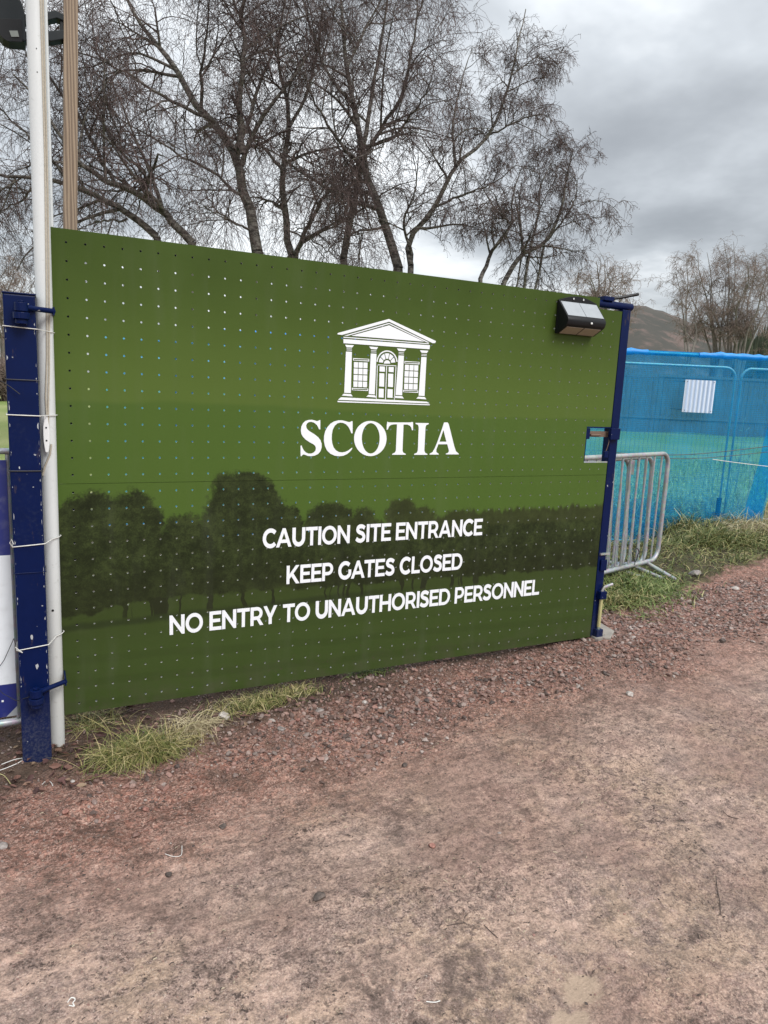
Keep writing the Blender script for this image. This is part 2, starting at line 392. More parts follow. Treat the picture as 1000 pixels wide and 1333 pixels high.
def m_board(t, b):
    p = t.obj(); x, y, z = t.xyz(p)
    q = t.vec(x, 0.0, z)
    nf = t.noise(q, 34, 5, 0.65); nm = t.noise(q, 9, 5, 0.6); nl = t.noise(q, 2.4, 4, 0.5); nd = t.noise(q, 85, 3, 0.6)
    def warp(n, a): return t.mul(t.sub(n, 0.5), a)
    # sky part: printed green tint, a faint hill ridge across it
    skyc = t.mix(t.step(z, 2.2, 1.45), (0.0400, 0.0664, 0.0104), (0.0790, 0.1215, 0.0235))
    ridge = t.add(1.475, t.add(t.mul(t.m('SINE', t.mul(x, 2.1)), 0.018), warp(nl, 0.05)))
    skyc = t.mix(t.step(z, t.add(ridge, 0.012), t.sub(ridge, 0.012)), skyc, (0.0618, 0.1067, 0.0191))
    skyc = t.mix(t.mul(t.step(nl, 0.35, 0.7), 0.25), skyc, (0.0757, 0.1196, 0.0251))
    # tree line: union of crowns with ragged edges
    crowns = [(0.20, 0.86, 0.20, 0.235), (0.36, 0.93, 0.14, 0.165), (0.88, 0.94, 0.205, 0.235), (0.80, 1.06, 0.085, 0.115),
              (0.60, 0.86, 0.12, 0.13), (1.05, 0.90, 0.12, 0.12), (1.31, 0.90, 0.135, 0.125), (1.50, 0.87, 0.10, 0.115),
              (1.73, 0.935, 0.095, 0.098), (1.86, 0.87, 0.10, 0.105), (2.08, 0.87, 0.13, 0.09)]
    wx = t.add(x, t.add(warp(nm, 0.12), warp(nf, 0.085))); wz = t.add(z, t.add(warp(t.noise(t.vec(z, 3.0, x), 11, 5, 0.6), 0.10), warp(nd, 0.06)))
    d = None
    for cx, cz, rx, rz in crowns:
        ex = t.mul(t.sub(wx, cx), 1 / rx); ez = t.mul(t.sub(wz, cz), 1 / rz)
        e = t.mul(t.sub(t.m('SQRT', t.add(t.mul(ex, ex), t.mul(ez, ez))), 1.0), min(rx, rz))
        d = e if d is None else t.m('MINIMUM', d, e)
    con = t.noise(t.vec(t.mul(x, 1.0), 0.0, t.mul(z, 0.12)), 30, 3, 0.6)
    line = t.sub(z, t.add(t.add(0.90, t.step(x, 1.7, 2.3, 0.0, 0.045)), warp(con, 0.12)))
    d = t.m('MINIMUM', d, line)
    trees = t.step(d, 0.016, -0.014)
    tone = t.add(t.mul(nm, 0.40), t.add(t.mul(nf, 0.32), t.mul(t.noise(q, 130, 3, 0.7), 0.28)))
    tcol = t.ramp(t.step(tone, 0.37, 0.63), [(0, (0.0132, 0.0172, 0.0066)), (0.5, (0.0238, 0.0317, 0.0106)), (1, (0.0436, 0.0581, 0.0178))])
    far = t.step(t.sub(z, t.add(0.86, warp(con, 0.1))), -0.01, 0.01)
    tcol = t.mix(t.mul(t.mul(far, t.step(x, 1.0, 2.0)), 0.55), tcol, (0.0409, 0.0495, 0.0158))
    tcol = t.mix(t.mul(t.step(z, 0.80, 0.62), 0.5), tcol, (0.0172, 0.0198, 0.0079))
    # meadow under the trees with trunks, and mown stripes below
    edge = t.add(0.600, t.add(t.mul(x, -0.014), warp(nm, 0.10)))
    edge = t.add(edge, t.mul(t.step(x, 0.45, 0.12), -0.05))
    mead = t.step(z, t.add(edge, 0.008), t.sub(edge, 0.008))
    grass = t.mix(t.step(z, 0.62, 0.34), (0.0370, 0.0528, 0.0138), (0.0422, 0.0644, 0.0158))
    st = t.m('SINE', t.mul(t.add(t.add(z, t.mul(x, 0.045)), warp(nl, 0.06)), 58))
    grass = t.mix(t.mul(t.step(st, 0.0, 0.9), t.step(z, 0.5, 0.3, 0.0, 0.28)), grass, (0.0296, 0.0443, 0.0116))
    grass = t.mix(t.mul(t.step(t.noise(t.vec(t.mul(x, 0.35), 0.0, z), 26, 4), 0.5, 0.75), 0.35), grass, (0.0518, 0.0676, 0.0232))
    trunk_n = t.noise(t.vec(t.add(x, warp(t.noise(q, 14, 2), 0.05)), 0.0, t.mul(z, 0.03)), 26, 2, 0.5)
    trunks = t.mul(t.step(trunk_n, 0.575, 0.59), t.mul(t.step(z, 0.505, 0.53), t.step(x, 2.4, 2.2)))
    trunks = t.mul(trunks, t.step(x, 0.25, 0.35))
    shade = t.step(t.m('ABSOLUTE', t.sub(z, t.add(0.497, t.add(t.mul(x, 0.018), warp(nm, 0.03))))), 0.028, 0.004)
    shade = t.mul(shade, t.step(x, 2.1, 1.4))
    low = t.mix(t.mul(shade, 0.75), grass, (0.0224, 0.0304, 0.0112))
    low = t.mix(t.mul(trunks, 0.85), low, (0.0172, 0.0185, 0.0092))
    col = t.mix(trees, skyc, tcol)
    col = t.mix(mead, col, low)
    # weather: scuffs, mud specks near the bottom
    spl = t.step(t.noise(q, 48, 4, 0.7), 0.60, 0.67)
    col = t.mix(t.mul(spl, t.step(t.add(z, warp(nm, 0.3)), 0.42, 0.12, 0.0, 0.75)), col, (0.065, 0.049, 0.037))
    col = t.mix(t.mul(t.step(nm, 0.35, 0.7), t.step(z, 0.26, 0.10, 0.0, 0.35)), col, (0.075, 0.064, 0.045))
    col = t.mix(t.mul(t.step(t.noise(t.vec(x, 0.0, t.mul(z, 0.15)), 12, 4), 0.5, 0.8), 0.10), col, (0.1320, 0.1452, 0.1056))
    setp(t, b, col, t.step(nm, 0.3, 0.7, 0.45, 0.6), normal=t.bump(t.noise(q, 2.2, 2), 0.25, 0.03), spec=0.12)
BOARD = mat('printed_green_board', m_board)

COREM = m_simple('white_board_core', (0.40, 0.40, 0.37), 0.6, var=0.5)
PX0, PX1 = 0.066, 3.132; ZT, ZB, ZS = 2.168, 0.095, 1.136
hx = [0.127 + 0.0717 * k for k in range(42)]
hz_up = [2.117 - 0.07254 * k for k in range(14)]; hz_lo = [1.098 - 0.07358 * k for k in range(14)]
CUTX = 2.943; NX, NZ = 2.952, 2.106
def board(name, rows, z0, z1, upper):
    V = []; F = []; T = 0.010; CORE = set()
    bx = [PX0] + [(a + c) / 2 for a, c in zip(hx, hx[1:])] + [PX1]
    bz = [z1] + [(a + c) / 2 for a, c in zip(rows, rows[1:])] + [z0]
    def cell(xa, xb, za, zb, h=None, r=0.0047):
        n = len(V)
        if h is None:
            for y in (0, T): V.extend([(xa, y, za), (xb, y, za), (xb, y, zb), (xa, y, zb)])
            F.append((n, n + 1, n + 2, n + 3)); F.append((n + 7, n + 6, n + 5, n + 4)); return
        cx, cz = h
        # 8 outer points and 8 ring points
        o = [(xb, cz), (xb, zb), (cx, zb), (xa, zb), (xa, cz), (xa, za), (cx, za), (xb, za)]
        for y in (0, T):
            V.extend([(a, y, c) for a, c in o]); V.extend([(cx + r * math.cos(i * math.pi / 4), y, cz + r * math.sin(i * math.pi / 4)) for i in range(8)])
        for i in range(8):
            j = (i + 1) % 8
            F.append((n + i, n + j, n + 8 + j, n + 8 + i)); F.append((n + 16 + j, n + 16 + i, n + 24 + i, n + 24 + j))
            F.append((n + 8 + i, n + 8 + j, n + 24 + j, n + 24 + i)); CORE.add(len(F) - 1)
    for j, cz in enumerate(rows):
        zb, za = bz[j], bz[j + 1]
        for i, cx in enumerate(hx):
            xa, xb = bx[i], bx[i + 1]; zb_ = zb
            if upper and j in (10, 11, 12):
                if i > 39: continue
                if i == 39: xb = CUTX
            if upper and j == 0:
                if i > 39: cell(xa, xb, za, NZ); continue
                if i == 39:
                    cell(xa, xb, za, NZ) if False else None
                    cell(xa, NX, za, zb_, (cx, cz)); cell(NX, xb, za, NZ); continue
            cell(xa, xb, za, zb_, (cx, cz))
    # rim walls
    def wall(a, c):
        n = len(V); V.extend([(a[0], 0, a[1]), (c[0], 0, c[1]), (c[0], T, c[1]), (a[0], T, a[1])]); F.append((n, n + 1, n + 2, n + 3))
    if upper:
        c1, c0 = bz[10], bz[13]
        loop = [(PX0, z0), (PX1, z0), (PX1, c0), (CUTX, c0), (CUTX, c1), (PX1, c1), (PX1, NZ), (NX, NZ), (NX, z1), (PX0, z1)]
    else: loop = [(PX0, z0), (PX1, z0), (PX1, z1), (PX0, z1)]
    for a, c in zip(loop, loop[1:] + loop[:1]): wall(a, c)
    o = mesh_np(name, V, np.array(F), BOARD, gt, m2=COREM, mi=[1 if k in CORE else 0 for k in range(len(F))]); gchild(o); return o, bz
bu, bzu = board('board', hz_up, ZS + 0.0008, ZT, True)
bu['label'] = 'upper green sheet with emblem and square latch cut-out'
bl, _ = board('board', hz_lo, ZB, ZS - 0.0008, False)
bl['label'] = 'lower green sheet printed with dark trees and meadow'
CZ1, CZ0 = bzu[10], bzu[13]

# white vinyl shapes -------------------------------------------------
def vinyl(name, polys, parent, y=-0.0012, th=0.0007):
    """polys: list of outlines in gate coordinates (x,z); nested outlines cut holes"""
    cu = bpy.data.curves.new(name, 'CURVE'); cu.dimensions = '2D'; cu.fill_mode = 'BOTH'; cu.extrude = th
    for poly in polys:
        s = cu.splines.new('POLY'); s.points.add(len(poly) - 1); s.use_cyclic_u = True
        for i, (a, c) in enumerate(poly): s.points[i].co = (a, c, 0, 1)
    o = bpy.data.objects.new(name, cu); COL.objects.link(o)
    bpy.context.view_layer.update()
    me = bpy.data.meshes.new_from_object(o.evaluated_get(bpy.context.evaluated_depsgraph_get()))
    bpy.data.objects.remove(o); bpy.data.curves.remove(cu)
    n = len(me.vertices); co = np.empty(n * 3, np.float32); me.vertices.foreach_get('co', co); co = co.reshape(-1, 3)
    co = np.stack([co[:, 0], y - co[:, 2], co[:, 1]], -1); me.vertices.foreach_set('co', co.ravel().astype(np.float32)); me.update()
    me.materials.clear(); me.materials.append(VINYL); me.name = name
    ob = bpy.data.objects.new(name, me); COL.objects.link(ob); ob.parent = parent
    ob.matrix_parent_inverse = Matrix.Translation(-GO) if parent is gt else Matrix.Identity(4)
    return ob
def stroke(path, wd):
    path = [np.array(p, float) for p in path]; L = []; Rr = []
    for i, p in enumerate(path):
        a = path[max(i - 1, 0)]; c = path[min(i + 1, len(path) - 1)]
        d = c - a; d /= np.linalg.norm(d); n = np.array([-d[1], d[0]]); k = 1.0
        if 0 < i < len(path) - 1:
            d1 = (p - a) / np.linalg.norm(p - a); k = 1 / max(0.35, abs(np.dot(np.array([-d1[1], d1[0]]), n)))
        L.append(p + n * wd / 2 * k); Rr.append(p - n * wd / 2 * k)
    return [tuple(q) for q in L + Rr[::-1]]
def arc(cx, cy, rx, ry, a0, a1, n=18):
    return [(cx + rx * math.cos(math.radians(a0 + (a1 - a0) * i / n)), cy + ry * math.sin(math.radians(a0 + (a1 - a0) * i / n))) for i in range(n + 1)]
def catmull(P, n=5):
    P = [np.array(p, float) for p in P]; Q = [2 * P[0] - P[1]] + P + [2 * P[-1] - P[-2]]; o = []
    for i in range(1, len(Q) - 2):
        for k in range(n):
            t = k / n; a, b_, c, d = Q[i - 1:i + 3]
            o.append(tuple(0.5 * (2 * b_ + (c - a) * t + (2 * a - 5 * b_ + 4 * c - d) * t * t + (3 * b_ - a - 3 * c + d) * t ** 3)))
    return o + [tuple(P[-1])]
S_ = 0.20
GL = {
    'A': (1.06, [[(0, 0), (.44, 1), (.62, 1), (1.06, 0), (.86, 0), (.765, .225), (.295, .225), (.2, 0)], [(.362, .385), (.53, .785), (.698, .385)]]),
    'C': (.96, [stroke(arc(.52, .5, .43, .425, 44, 316, 26), S_)]),
    'D': (.96, [[(0, 0), (0, 1)] + arc(.43, .5, .52, .5, 90, -90), [(S_, .16), (S_, .84)] + arc(.43, .5, .335, .34, 90, -90)]),
    'E': (.74, [[(0, 0), (0, 1), (.74, 1), (.74, .84), (.19, .84), (.19, .585), (.67, .585), (.67, .43), (.19, .43), (.19, .16), (.76, .16), (.76, 0)]]),
    'G': (1.0, [stroke(arc(.52, .5, .43, .425, 46, 328, 26) + [(.885, .30), (.885, .52)], S_)]),
    'H': (.9, [[(0, 0), (0, 1), (.19, 1), (.19, .585), (.71, .585), (.71, 1), (.9, 1), (.9, 0), (.71, 0), (.71, .42), (.19, .42), (.19, 0)]]),
    'I': (.19, [[(0, 0), (0, 1), (.19, 1), (.19, 0)]]),
    'K': (.92, [[(0, 0), (0, 1), (.19, 1), (.19, .50), (.66, 1), (.88, 1), (.465, .56), (.92, 0), (.69, 0), (.335, .425), (.19, .275), (.19, 0)]]),
    'L': (.70, [[(0, 0), (0, 1), (.19, 1), (.19, .165), (.70, .165), (.70, 0)]]),
    'N': (.91, [[(0, 0), (0, 1), (.155, 1), (.72, .31), (.72, 1), (.91, 1), (.91, 0), (.755, 0), (.19, .69), (.19, 0)]]),
    'O': (1.08, [arc(.54, .5, .54, .515, 0, 348, 29), arc(.54, .5, .355, .345, 0, 348, 29)]),
    'P': (.80, [[(0, 0), (0, 1)] + arc(.43, .66, .37, .34, 90, -90, 12) + [(.19, .32), (.19, 0)], [(.19, .48), (.19, .84)] + arc(.43, .66, .19, .18, 90, -90, 10)]),
    'R': (.86, [[(0, 0), (0, 1)] + arc(.43, .66, .37, .34, 90, -62, 12) + [(.86, 0), (.65, 0), (.435, .315), (.19, .315), (.19, 0)], [(.19, .48), (.19, .84)] + arc(.43, .66, .19, .18, 90, -90, 10)]),
    'S': (.80, [stroke(catmull([(.70, .81), (.57, .885), (.41, .915), (.24, .87), (.165, .735), (.235, .615), (.40, .545), (.57, .475), (.665, .335), (.645, .19), (.52, .10), (.37, .085), (.22, .12), (.085, .205)], 3), S_)]),
    'T': (.82, [[(.315, 0), (.315, .835), (0, .835), (0, 1), (.82, 1), (.82, .835), (.505, .835), (.505, 0)]]),
    'U': (.88, [stroke([(.095, 1), (.095, .7)] + arc(.44, .44, .345, .355, 180, 360, 16) + [(.785, .7), (.785, 1)], S_ + .01)]),
    'Y': (.91, [[(0, 1), (.205, 1), (.46, .545), (.715, 1), (.91, 1), (.555, .35), (.555, 0), (.362, 0), (.362, .35)]]),
}
def inflate(P, d):
    P = [np.array(p, float) for p in P]; P = [p for i, p in enumerate(P) if np.linalg.norm(p - P[i - 1]) > 1e-6]
    A = sum(P[i - 1][0] * P[i][1] - P[i][0] * P[i - 1][1] for i in range(len(P))); sg = 1 if A > 0 else -1; o = []
    for i, p in enumerate(P):
        e1 = p - P[i - 1]; e2 = P[(i + 1) % len(P)] - p; e1 /= np.linalg.norm(e1); e2 /= np.linalg.norm(e2)
        n1 = np.array([e1[1], -e1[0]]) * sg; n2 = np.array([e2[1], -e2[0]]) * sg; m = n1 + n2; m /= max(np.linalg.norm(m), 1e-6)
        o.append(tuple(p + m * d / max(0.45, m @ n1)))
    return o
GL = {k: (wd, [inflate(p, 0.013 if i == 0 else -0.013) for i, p in enumerate(ps)]) for k, (wd, ps) in GL.items()}
def text_line(txt, x0, x1, z, cap):
    x = 0; polys = []
    tight = {'AT': -.1, 'TY': -.05, 'RY': -.05, 'AU': -.0, 'TO': -.04, 'UA': -.03, 'NA': -.02, 'RA': -.04, 'CA': -.12, 'GA': -.08, 'TR': 0, 'RS': -.08, 'IS': -.04, 'ES': -.03, 'SE': -.02, 'SO': -.03, 'LO': -.05, 'CE': -.04, 'CL': -.03, 'OS': -.03}
    prev = ''
    for ch in txt:
        if ch == ' ': x += 0.36; prev = ''; continue
        x += tight.get(prev + ch, 0); wd, ps = GL[ch]
        polys += [[(x + a, c) for a, c in p] for p in ps]; x += wd + 0.085; prev = ch
    k = (x1 - x0) / (x - 0.085)
    return [[(x0 + a * k, z + c * cap) for a, c in p] for p in polys]
vinyl('lettering', text_line('CAUTION SITE ENTRANCE', 0.966, 2.242, 0.806, 0.092), gt)['label'] = 'white capitals reading CAUTION SITE ENTRANCE'
vinyl('lettering', text_line('KEEP GATES CLOSED', 1.091, 2.124, 0.615, 0.092), gt)['label'] = 'white capitals reading KEEP GATES CLOSED'
vinyl('lettering', text_line('NO ENTRY TO UNAUTHORISED PERSONNEL', 0.524, 2.687, 0.417, 0.092), gt)['label'] = 'white capitals reading NO ENTRY TO UNAUTHORISED PERSONNEL'

def zp(P, ox, oy, sc):
    o = []
    for a, c in P:
        q = gate(ox + a / sc, oy + c / sc); o.append((float(q[0]), float(q[2])))
    return o
k1, k2 = 1000 / 110, 1000 / 137
Sx = [(290, 62), (290, 172), (275, 172), (265, 145), (245, 115), (215, 92), (180, 82), (150, 88), (130, 105), (122, 130), (128, 158), (150, 185), (185, 208), (225, 232), (265, 265), (292, 300), (306, 340), (306, 385), (292, 430), (265, 462), (225, 482), (180, 490), (140, 485), (110, 473), (90, 468), (75, 478), (70, 488), (57, 488), (57, 365), (70, 362), (78, 390), (95, 420), (120, 445), (150, 458), (185, 458), (215, 445), (235, 420), (238, 390), (228, 365), (205, 345), (165, 325), (120, 295), (85, 260), (66, 225), (60, 185), (66, 140), (85, 100), (115, 72), (155, 60), (190, 58), (225, 66), (250, 75), (270, 70), (278, 62)]
Cx = [(672, 75), (672, 218), (656, 218), (645, 185), (625, 145), (595, 112), (560, 95), (525, 92), (490, 102), (460, 130), (437, 175), (427, 230), (425, 285), (432, 340), (448, 385), (475, 420), (510, 440), (550, 445), (590, 437), (625, 420), (650, 400), (668, 388), (668, 402), (645, 432), (610, 462), (565, 483), (515, 490), (460, 483), (410, 460), (370, 422), (345, 370), (333, 310), (335, 250), (348, 195), (372, 150), (410, 105), (455, 78), (505, 65), (550, 65), (590, 75), (620, 84), (645, 86), (656, 76)]
Tx = [(130, 80), (140, 88), (175, 90), (400, 90), (420, 84), (433, 88), (433, 182), (420, 182), (412, 150), (395, 128), (365, 115), (320, 115), (308, 420), (315, 445), (345, 462), (347, 472), (185, 472), (188, 462), (220, 445), (230, 420), (243, 112), (205, 112), (170, 120), (148, 138), (135, 172), (120, 178), (122, 120)]
Ix = [(463, 95), (618, 98), (618, 110), (590, 122), (580, 145), (566, 420), (575, 448), (602, 462), (602, 473), (445, 473), (447, 462), (480, 448), (490, 420), (500, 145), (492, 118), (463, 108)]
Ax = [(800, 90), (842, 90), (855, 110), (920, 370), (940, 430), (973, 460), (973, 468), (820, 468), (822, 460), (850, 448), (858, 425), (838, 348), (733, 348), (708, 410), (708, 440), (735, 460), (737, 470), (628, 470), (630, 460), (665, 440), (690, 395), (720, 322), (785, 140)]
wm = [zp(Sx, 385, 540, k1), zp(Cx, 385, 540, k1), zp(arc(882, 280, 192, 208, 0, 352, 44), 385, 540, k1), zp(arc(887, 278, 106, 180, 0, 352, 44), 385, 540, k1),
      zp(Tx, 490, 540, k1), zp(Ix, 490, 540, k1), zp(Ax, 490, 540, k1), zp([(745, 318), (828, 318), (792, 180)], 490, 540, k1)]
vinyl('wordmark', wm, gt)['label'] = 'white serif capitals reading SCOTIA'
lg = [[(30, 184), (34, 172), (520, 38), (966, 248), (960, 266), (935, 268), (522, 64), (75, 190)],
      [(95, 197), (522, 76), (905, 262), (882, 262), (522, 86), (125, 199)],
      [(160, 198), (522, 98), (858, 254)],
      [(88, 207), (900, 270), (900, 278), (88, 216)],
      [(88, 228), (910, 288), (905, 326), (88, 268)]]
for cpz in ([(103, 283), (188, 288), (170, 310), (118, 308)], [(332, 300), (418, 306), (402, 328), (350, 324)], [(595, 318), (685, 324), (665, 345), (612, 342)], [(815, 335), (895, 340), (880, 362), (828, 358)]): lg.append(cpz)
for a, b_, c, d in ((118, 168, 318, 320), (350, 401, 336, 338), (612, 662, 354, 357), (829, 879, 370, 373)):
    lg.append([(a, c), (b_, d), (b_, d + 5), (a, c + 5)]); lg.append([(a, c + 13), (b_, d + 13), (b_, d + 18), (a, c + 18)])
lg += [[(112, 348), (168, 350), (158, 742), (95, 739)], [(348, 366), (402, 369), (385, 755), (328, 751)], [(612, 384), (662, 387), (645, 763), (583, 760)], [(828, 399), (877, 402), (858, 770), (802, 767)]]
for a, b_, c, d in ((92, 160, 748, 752), (325, 386, 759, 763), (582, 646, 769, 772), (800, 860, 776, 780)):
    lg.append([(a, c), (b_, d), (b_ + 16, d + 22), (a - 20, c + 18)])
lg += [[(66, 782), (880, 824), (906, 841), (36, 806)], [(32, 816), (908, 849), (905, 858), (32, 828)]]
def quadgrid(TL, TR, BR, BL, nc, nr, gap):
    TL, TR, BR, BL = map(np.array, (TL, TR, BR, BL)); o = []
    pt = lambda u, v: tuple((TL * (1 - u) + TR * u) * (1 - v) + (BL * (1 - u) + BR * u) * v)
    for r in range(nr):
        for c in range(nc):
            u0, u1 = c / nc + gap / 2 * 1.4, (c + 1) / nc - gap / 2 * 1.4; v0, v1 = r / nr + gap / 2, (r + 1) / nr - gap / 2
            o.append([pt(u0, v0), pt(u1, v0), pt(u1, v1), pt(u0, v1)])
    return o
lg += quadgrid((185, 443), (320, 449), (314, 692), (179, 687), 3, 4, 0.032) + quadgrid((670, 468), (802, 475), (793, 714), (660, 709), 3, 4, 0.032)
for q in ([(180, 410), (332, 418), (332, 442), (180, 433)], [(168, 693), (322, 700), (322, 722), (168, 714)], [(668, 438), (810, 447), (810, 470), (668, 461)], [(655, 712), (798, 718), (798, 740), (655, 733)]):
    cxq = sum(a for a, _ in q) / 4; cyq = sum(c for _, c in q) / 4
    lg += [q, [(cxq + (a - cxq) * 0.92, cyq + (c - cyq) * 0.45) for a, c in q]]
lg.append(arc(502, 455, 100, 118, 185, 355, 24) + arc(502, 455, 90, 106, 355, 185, 24))
for i in range(5):
    a0 = 182 + i * 35.2 + 3; lg.append(arc(502, 458, 78, 94, a0, a0 + 30, 6) + arc(502, 458, 40, 42, a0 + 28, a0 + 2, 4))
lg.append(arc(502, 462, 30, 32, 180, 360, 8))
for q in ([(432, 488), (482, 491), (482, 540), (430, 537)], [(430, 553), (476, 556), (474, 682), (427, 679)], [(425, 699), (471, 702), (469, 786), (422, 783)], [(518, 493), (566, 496), (564, 544), (517, 541)], [(513, 557), (561, 560), (558, 686), (511, 683)], [(508, 703), (556, 706), (554, 788), (505, 785)],
          [(413, 470), (590, 480), (590, 487), (413, 477)], [(407, 480), (413, 480), (403, 796), (397, 796)], [(495, 488), (502, 488), (490, 802), (483, 802)], [(584, 490), (590, 490), (574, 806), (568, 806)]):
    lg.append(q)
vinyl('emblem', [zp(q, 435, 410, k2) for q in lg], gt)['label'] = 'white drawing of a temple portico with four columns'

# steel frame behind the board, stile, top bar ------------------------
def gpart(mb, name, m, parent=gt, **kw):
    o = mb.build(name, m, parent, **kw)
    if parent is gt: gchild(o)
    return o
gpart(MB().box(0.10, 0.15, 0.014, 0.064, 0.10, 2.150), 'frame_stile', BLUE, bevel=0.003)
st_ = gpart(MB().box(3.134, 3.196, -0.004, 0.056, 0.10, 2.118), 'frame_stile', BLUE, bevel=0.004); st_['label'] = 'blue closing stile at the free edge'
gpart(MB().box(0.152, 2.94, 0.014, 0.064, 2.092, 2.142), 'frame_rail', BLUE, bevel=0.003)
gpart(MB().box(0.152, 3.132, 0.014, 0.064, 0.098, 0.132), 'frame_rail', BLUE, bevel=0.003)
gpart(MB().box(0.152, 3.132, 0.014, 0.064, 1.10, 1.15), 'frame_rail', BLUE, bevel=0.003)
tb = gpart(MB().tube([(2.942, 0.028, 2.140), (3.225, 0.028, 2.140)], 0.022, 14), 'top_bar', BLUE, smooth=True)
mb = MB().box(2.985, 3.06, -0.002, 0.058, 2.158, 2.182); gpart(mb, 'bolt_housing', BLUE, bevel=0.003)
gpart(MB().tube([(3.05, 0.03, 2.172), (3.12, 0.02, 2.185), (3.225, -0.02, 2.212)], 0.009, 8), 'bolt_handle', BLACK, smooth=True)
# latch in the square cut-out
gpart(MB().box(2.945, 2.975, 0.002, 0.04, CZ1 - 0.075, CZ1 - 0.01), 'latch_keeper', BLUE, bevel=0.003)
gpart(MB().box(2.976, 3.132, 0.012, 0.022, CZ1 - 0.062, CZ1 - 0.028), 'latch_plate', RUST, bevel=0.001)
gpart(MB().box(3.110, 3.185, -0.030, -0.006, CZ1 - 0.075, CZ1 - 0.006), 'latch_box', BLUE, bevel=0.004)
gpart(MB().tube([(2.985, 0.008, CZ1 - 0.05), (3.06, 0.004, CZ1 - 0.05)], 0.006, 8), 'latch_bolt', RUST, smooth=True)
gpart(MB().box(2.946, 3.131, 0.0, 0.012, CZ0 + 0.001, CZ0 + 0.008), 'cutout_trim', GALV)
gpart(MB().box(2.944, 3.131, -0.002, 0.05, CZ1 - 0.008, CZ1 - 0.001), 'cutout_trim', BLUE)
gpart(MB().box(2.944, 2.950, 0.001, 0.05, CZ0 + 0.009, CZ1 - 0.009), 'cutout_trim', BLUE)
gpart(MB().tube([(3.118, -0.004, CZ1 - 0.052), (3.117, -0.012, CZ1 - 0.09), (3.108, -0.012, CZ1 - 0.125), (3.10, -0.010, CZ1 - 0.15)], 0.0022, 6), 'latch_chain', RUST)
pl = gpart(MB().box(3.082, 3.114, -0.022, -0.006, CZ1 - 0.185, CZ1 - 0.145), 'padlock', BLUE, bevel=0.004)
# drop bolt on the free stile
xb = 3.165
rod = gpart(MB().tube([(xb + 0.01, -0.022, 0.11), (xb + 0.01, -0.022, 0.40), (xb + 0.02, -0.026, 0.425), (xb + 0.075, -0.04, 0.445)], 0.009, 8), 'drop_bolt', GALV, smooth=True)
gpart(MB().tube([(xb + 0.01, -0.022, 0.165), (xb + 0.01, -0.022, 0.352)], 0.0105, 8), 'drop_bolt_sleeve', YEL, smooth=True)
for z in (0.125, 0.375): gpart(MB().box(xb - 0.016, xb + 0.036, -0.040, -0.005, z - 0.025, z + 0.025), 'bolt_guide', BLUE, bevel=0.004)
gpart(MB().box(3.14, 3.215, -0.016, -0.005, 0.632, 0.644), 'stop_lug', GALV)
gpart(MB().box(3.150, 3.20, -0.016, -0.005, 0.53, 0.60), 'stop_plate', BLUE, bevel=0.003)
# hinge arms running from the post across the pole
for z in (1.836, 0.290):
    h = gpart(MB().tube([(-0.040, -0.175, z), (0.0, -0.140, z), (0.071, -0.088, z)], 0.0105, 10), 'hinge_arm', BLUE, smooth=True)
    gpart(MB().box(0.0665, 0.0735, -0.100, -0.0015, z - 0.016, z + 0.016), 'hinge_lug', BLUE, bevel=0.001)
    e = MB().prism(circle_pts((-0.045, -0.175), 0.024, 18), 'z', z - 0.016, z + 0.016); e.prism(circle_pts((-0.045, -0.175), 0.012, 12), 'z', z + 0.017, z + 0.024)
    gpart(e, 'hinge_eye', BLUE, bevel=0.002)

# ------------------------------------------------------------------ gate post, hinge cups
pz = float(gh(-0.05, -0.08)) - 0.04
po = empty('gate_post', (-0.05, -0.08, pz + 0.04), 'navy blue steel gate post with chipped paint', 'post')
def under(root, mb, name, m, **kw):
    o = mb.build(name, m, root, **kw); o.matrix_parent_inverse = Matrix.Translation(-Vector(root.location)); return o
under(po, MB().box(-0.106, 0.006, -0.135, -0.035, pz, 1.885), 'shaft', BLUE, bevel=0.006)
under(po, MB().box(-0.109, 0.009, -0.138, -0.032, 1.886, 1.892), 'cap_plate', BLUE, bevel=0.002)
for z in (1.836, 0.290):
    mb = MB().prism(circle_pts((-0.045, -0.172), 0.030, 20), 'z', z - 0.044, z - 0.020); mb.prism(circle_pts((-0.045, -0.172), 0.022, 20), 'z', z - 0.062, z - 0.045)
    mb.box(-0.066, -0.024, -0.165, -0.132, z - 0.058, z - 0.022)
    under(po, mb, 'hinge_cup', BLUE, bevel=0.002)
CHIP = m_simple('bare_metal_chip', (0.45, 0.47, 0.49), 0.6, 0.3, 0.3, 60)
rng = np.random.default_rng(8)
for k in range(78):
    e = rng.random(); xe = -0.1035 if e < 0.5 else (0.0025 if e < 0.9 else rng.uniform(-0.08, 0)); ze = rng.uniform(0.3, 1.82) if rng.random() < .75 else rng.uniform(1.2, 1.8)
    a = rng.uniform(0.002, 0.008); c = rng.uniform(0.003, 0.016); n = 7
    P = [(xe + a * rng.uniform(.5, 1.1) * math.cos(2 * math.pi * i / n), ze + c * rng.uniform(.5, 1.1) * math.sin(2 * math.pi * i / n)) for i in range(n)]
    P = [(min(max(px_, -0.1005), 0.0005), q) for px_, q in P]
    under(po, MB().prism(P, 'y', -0.1358, -0.1352), 'paint_chip', CHIP)

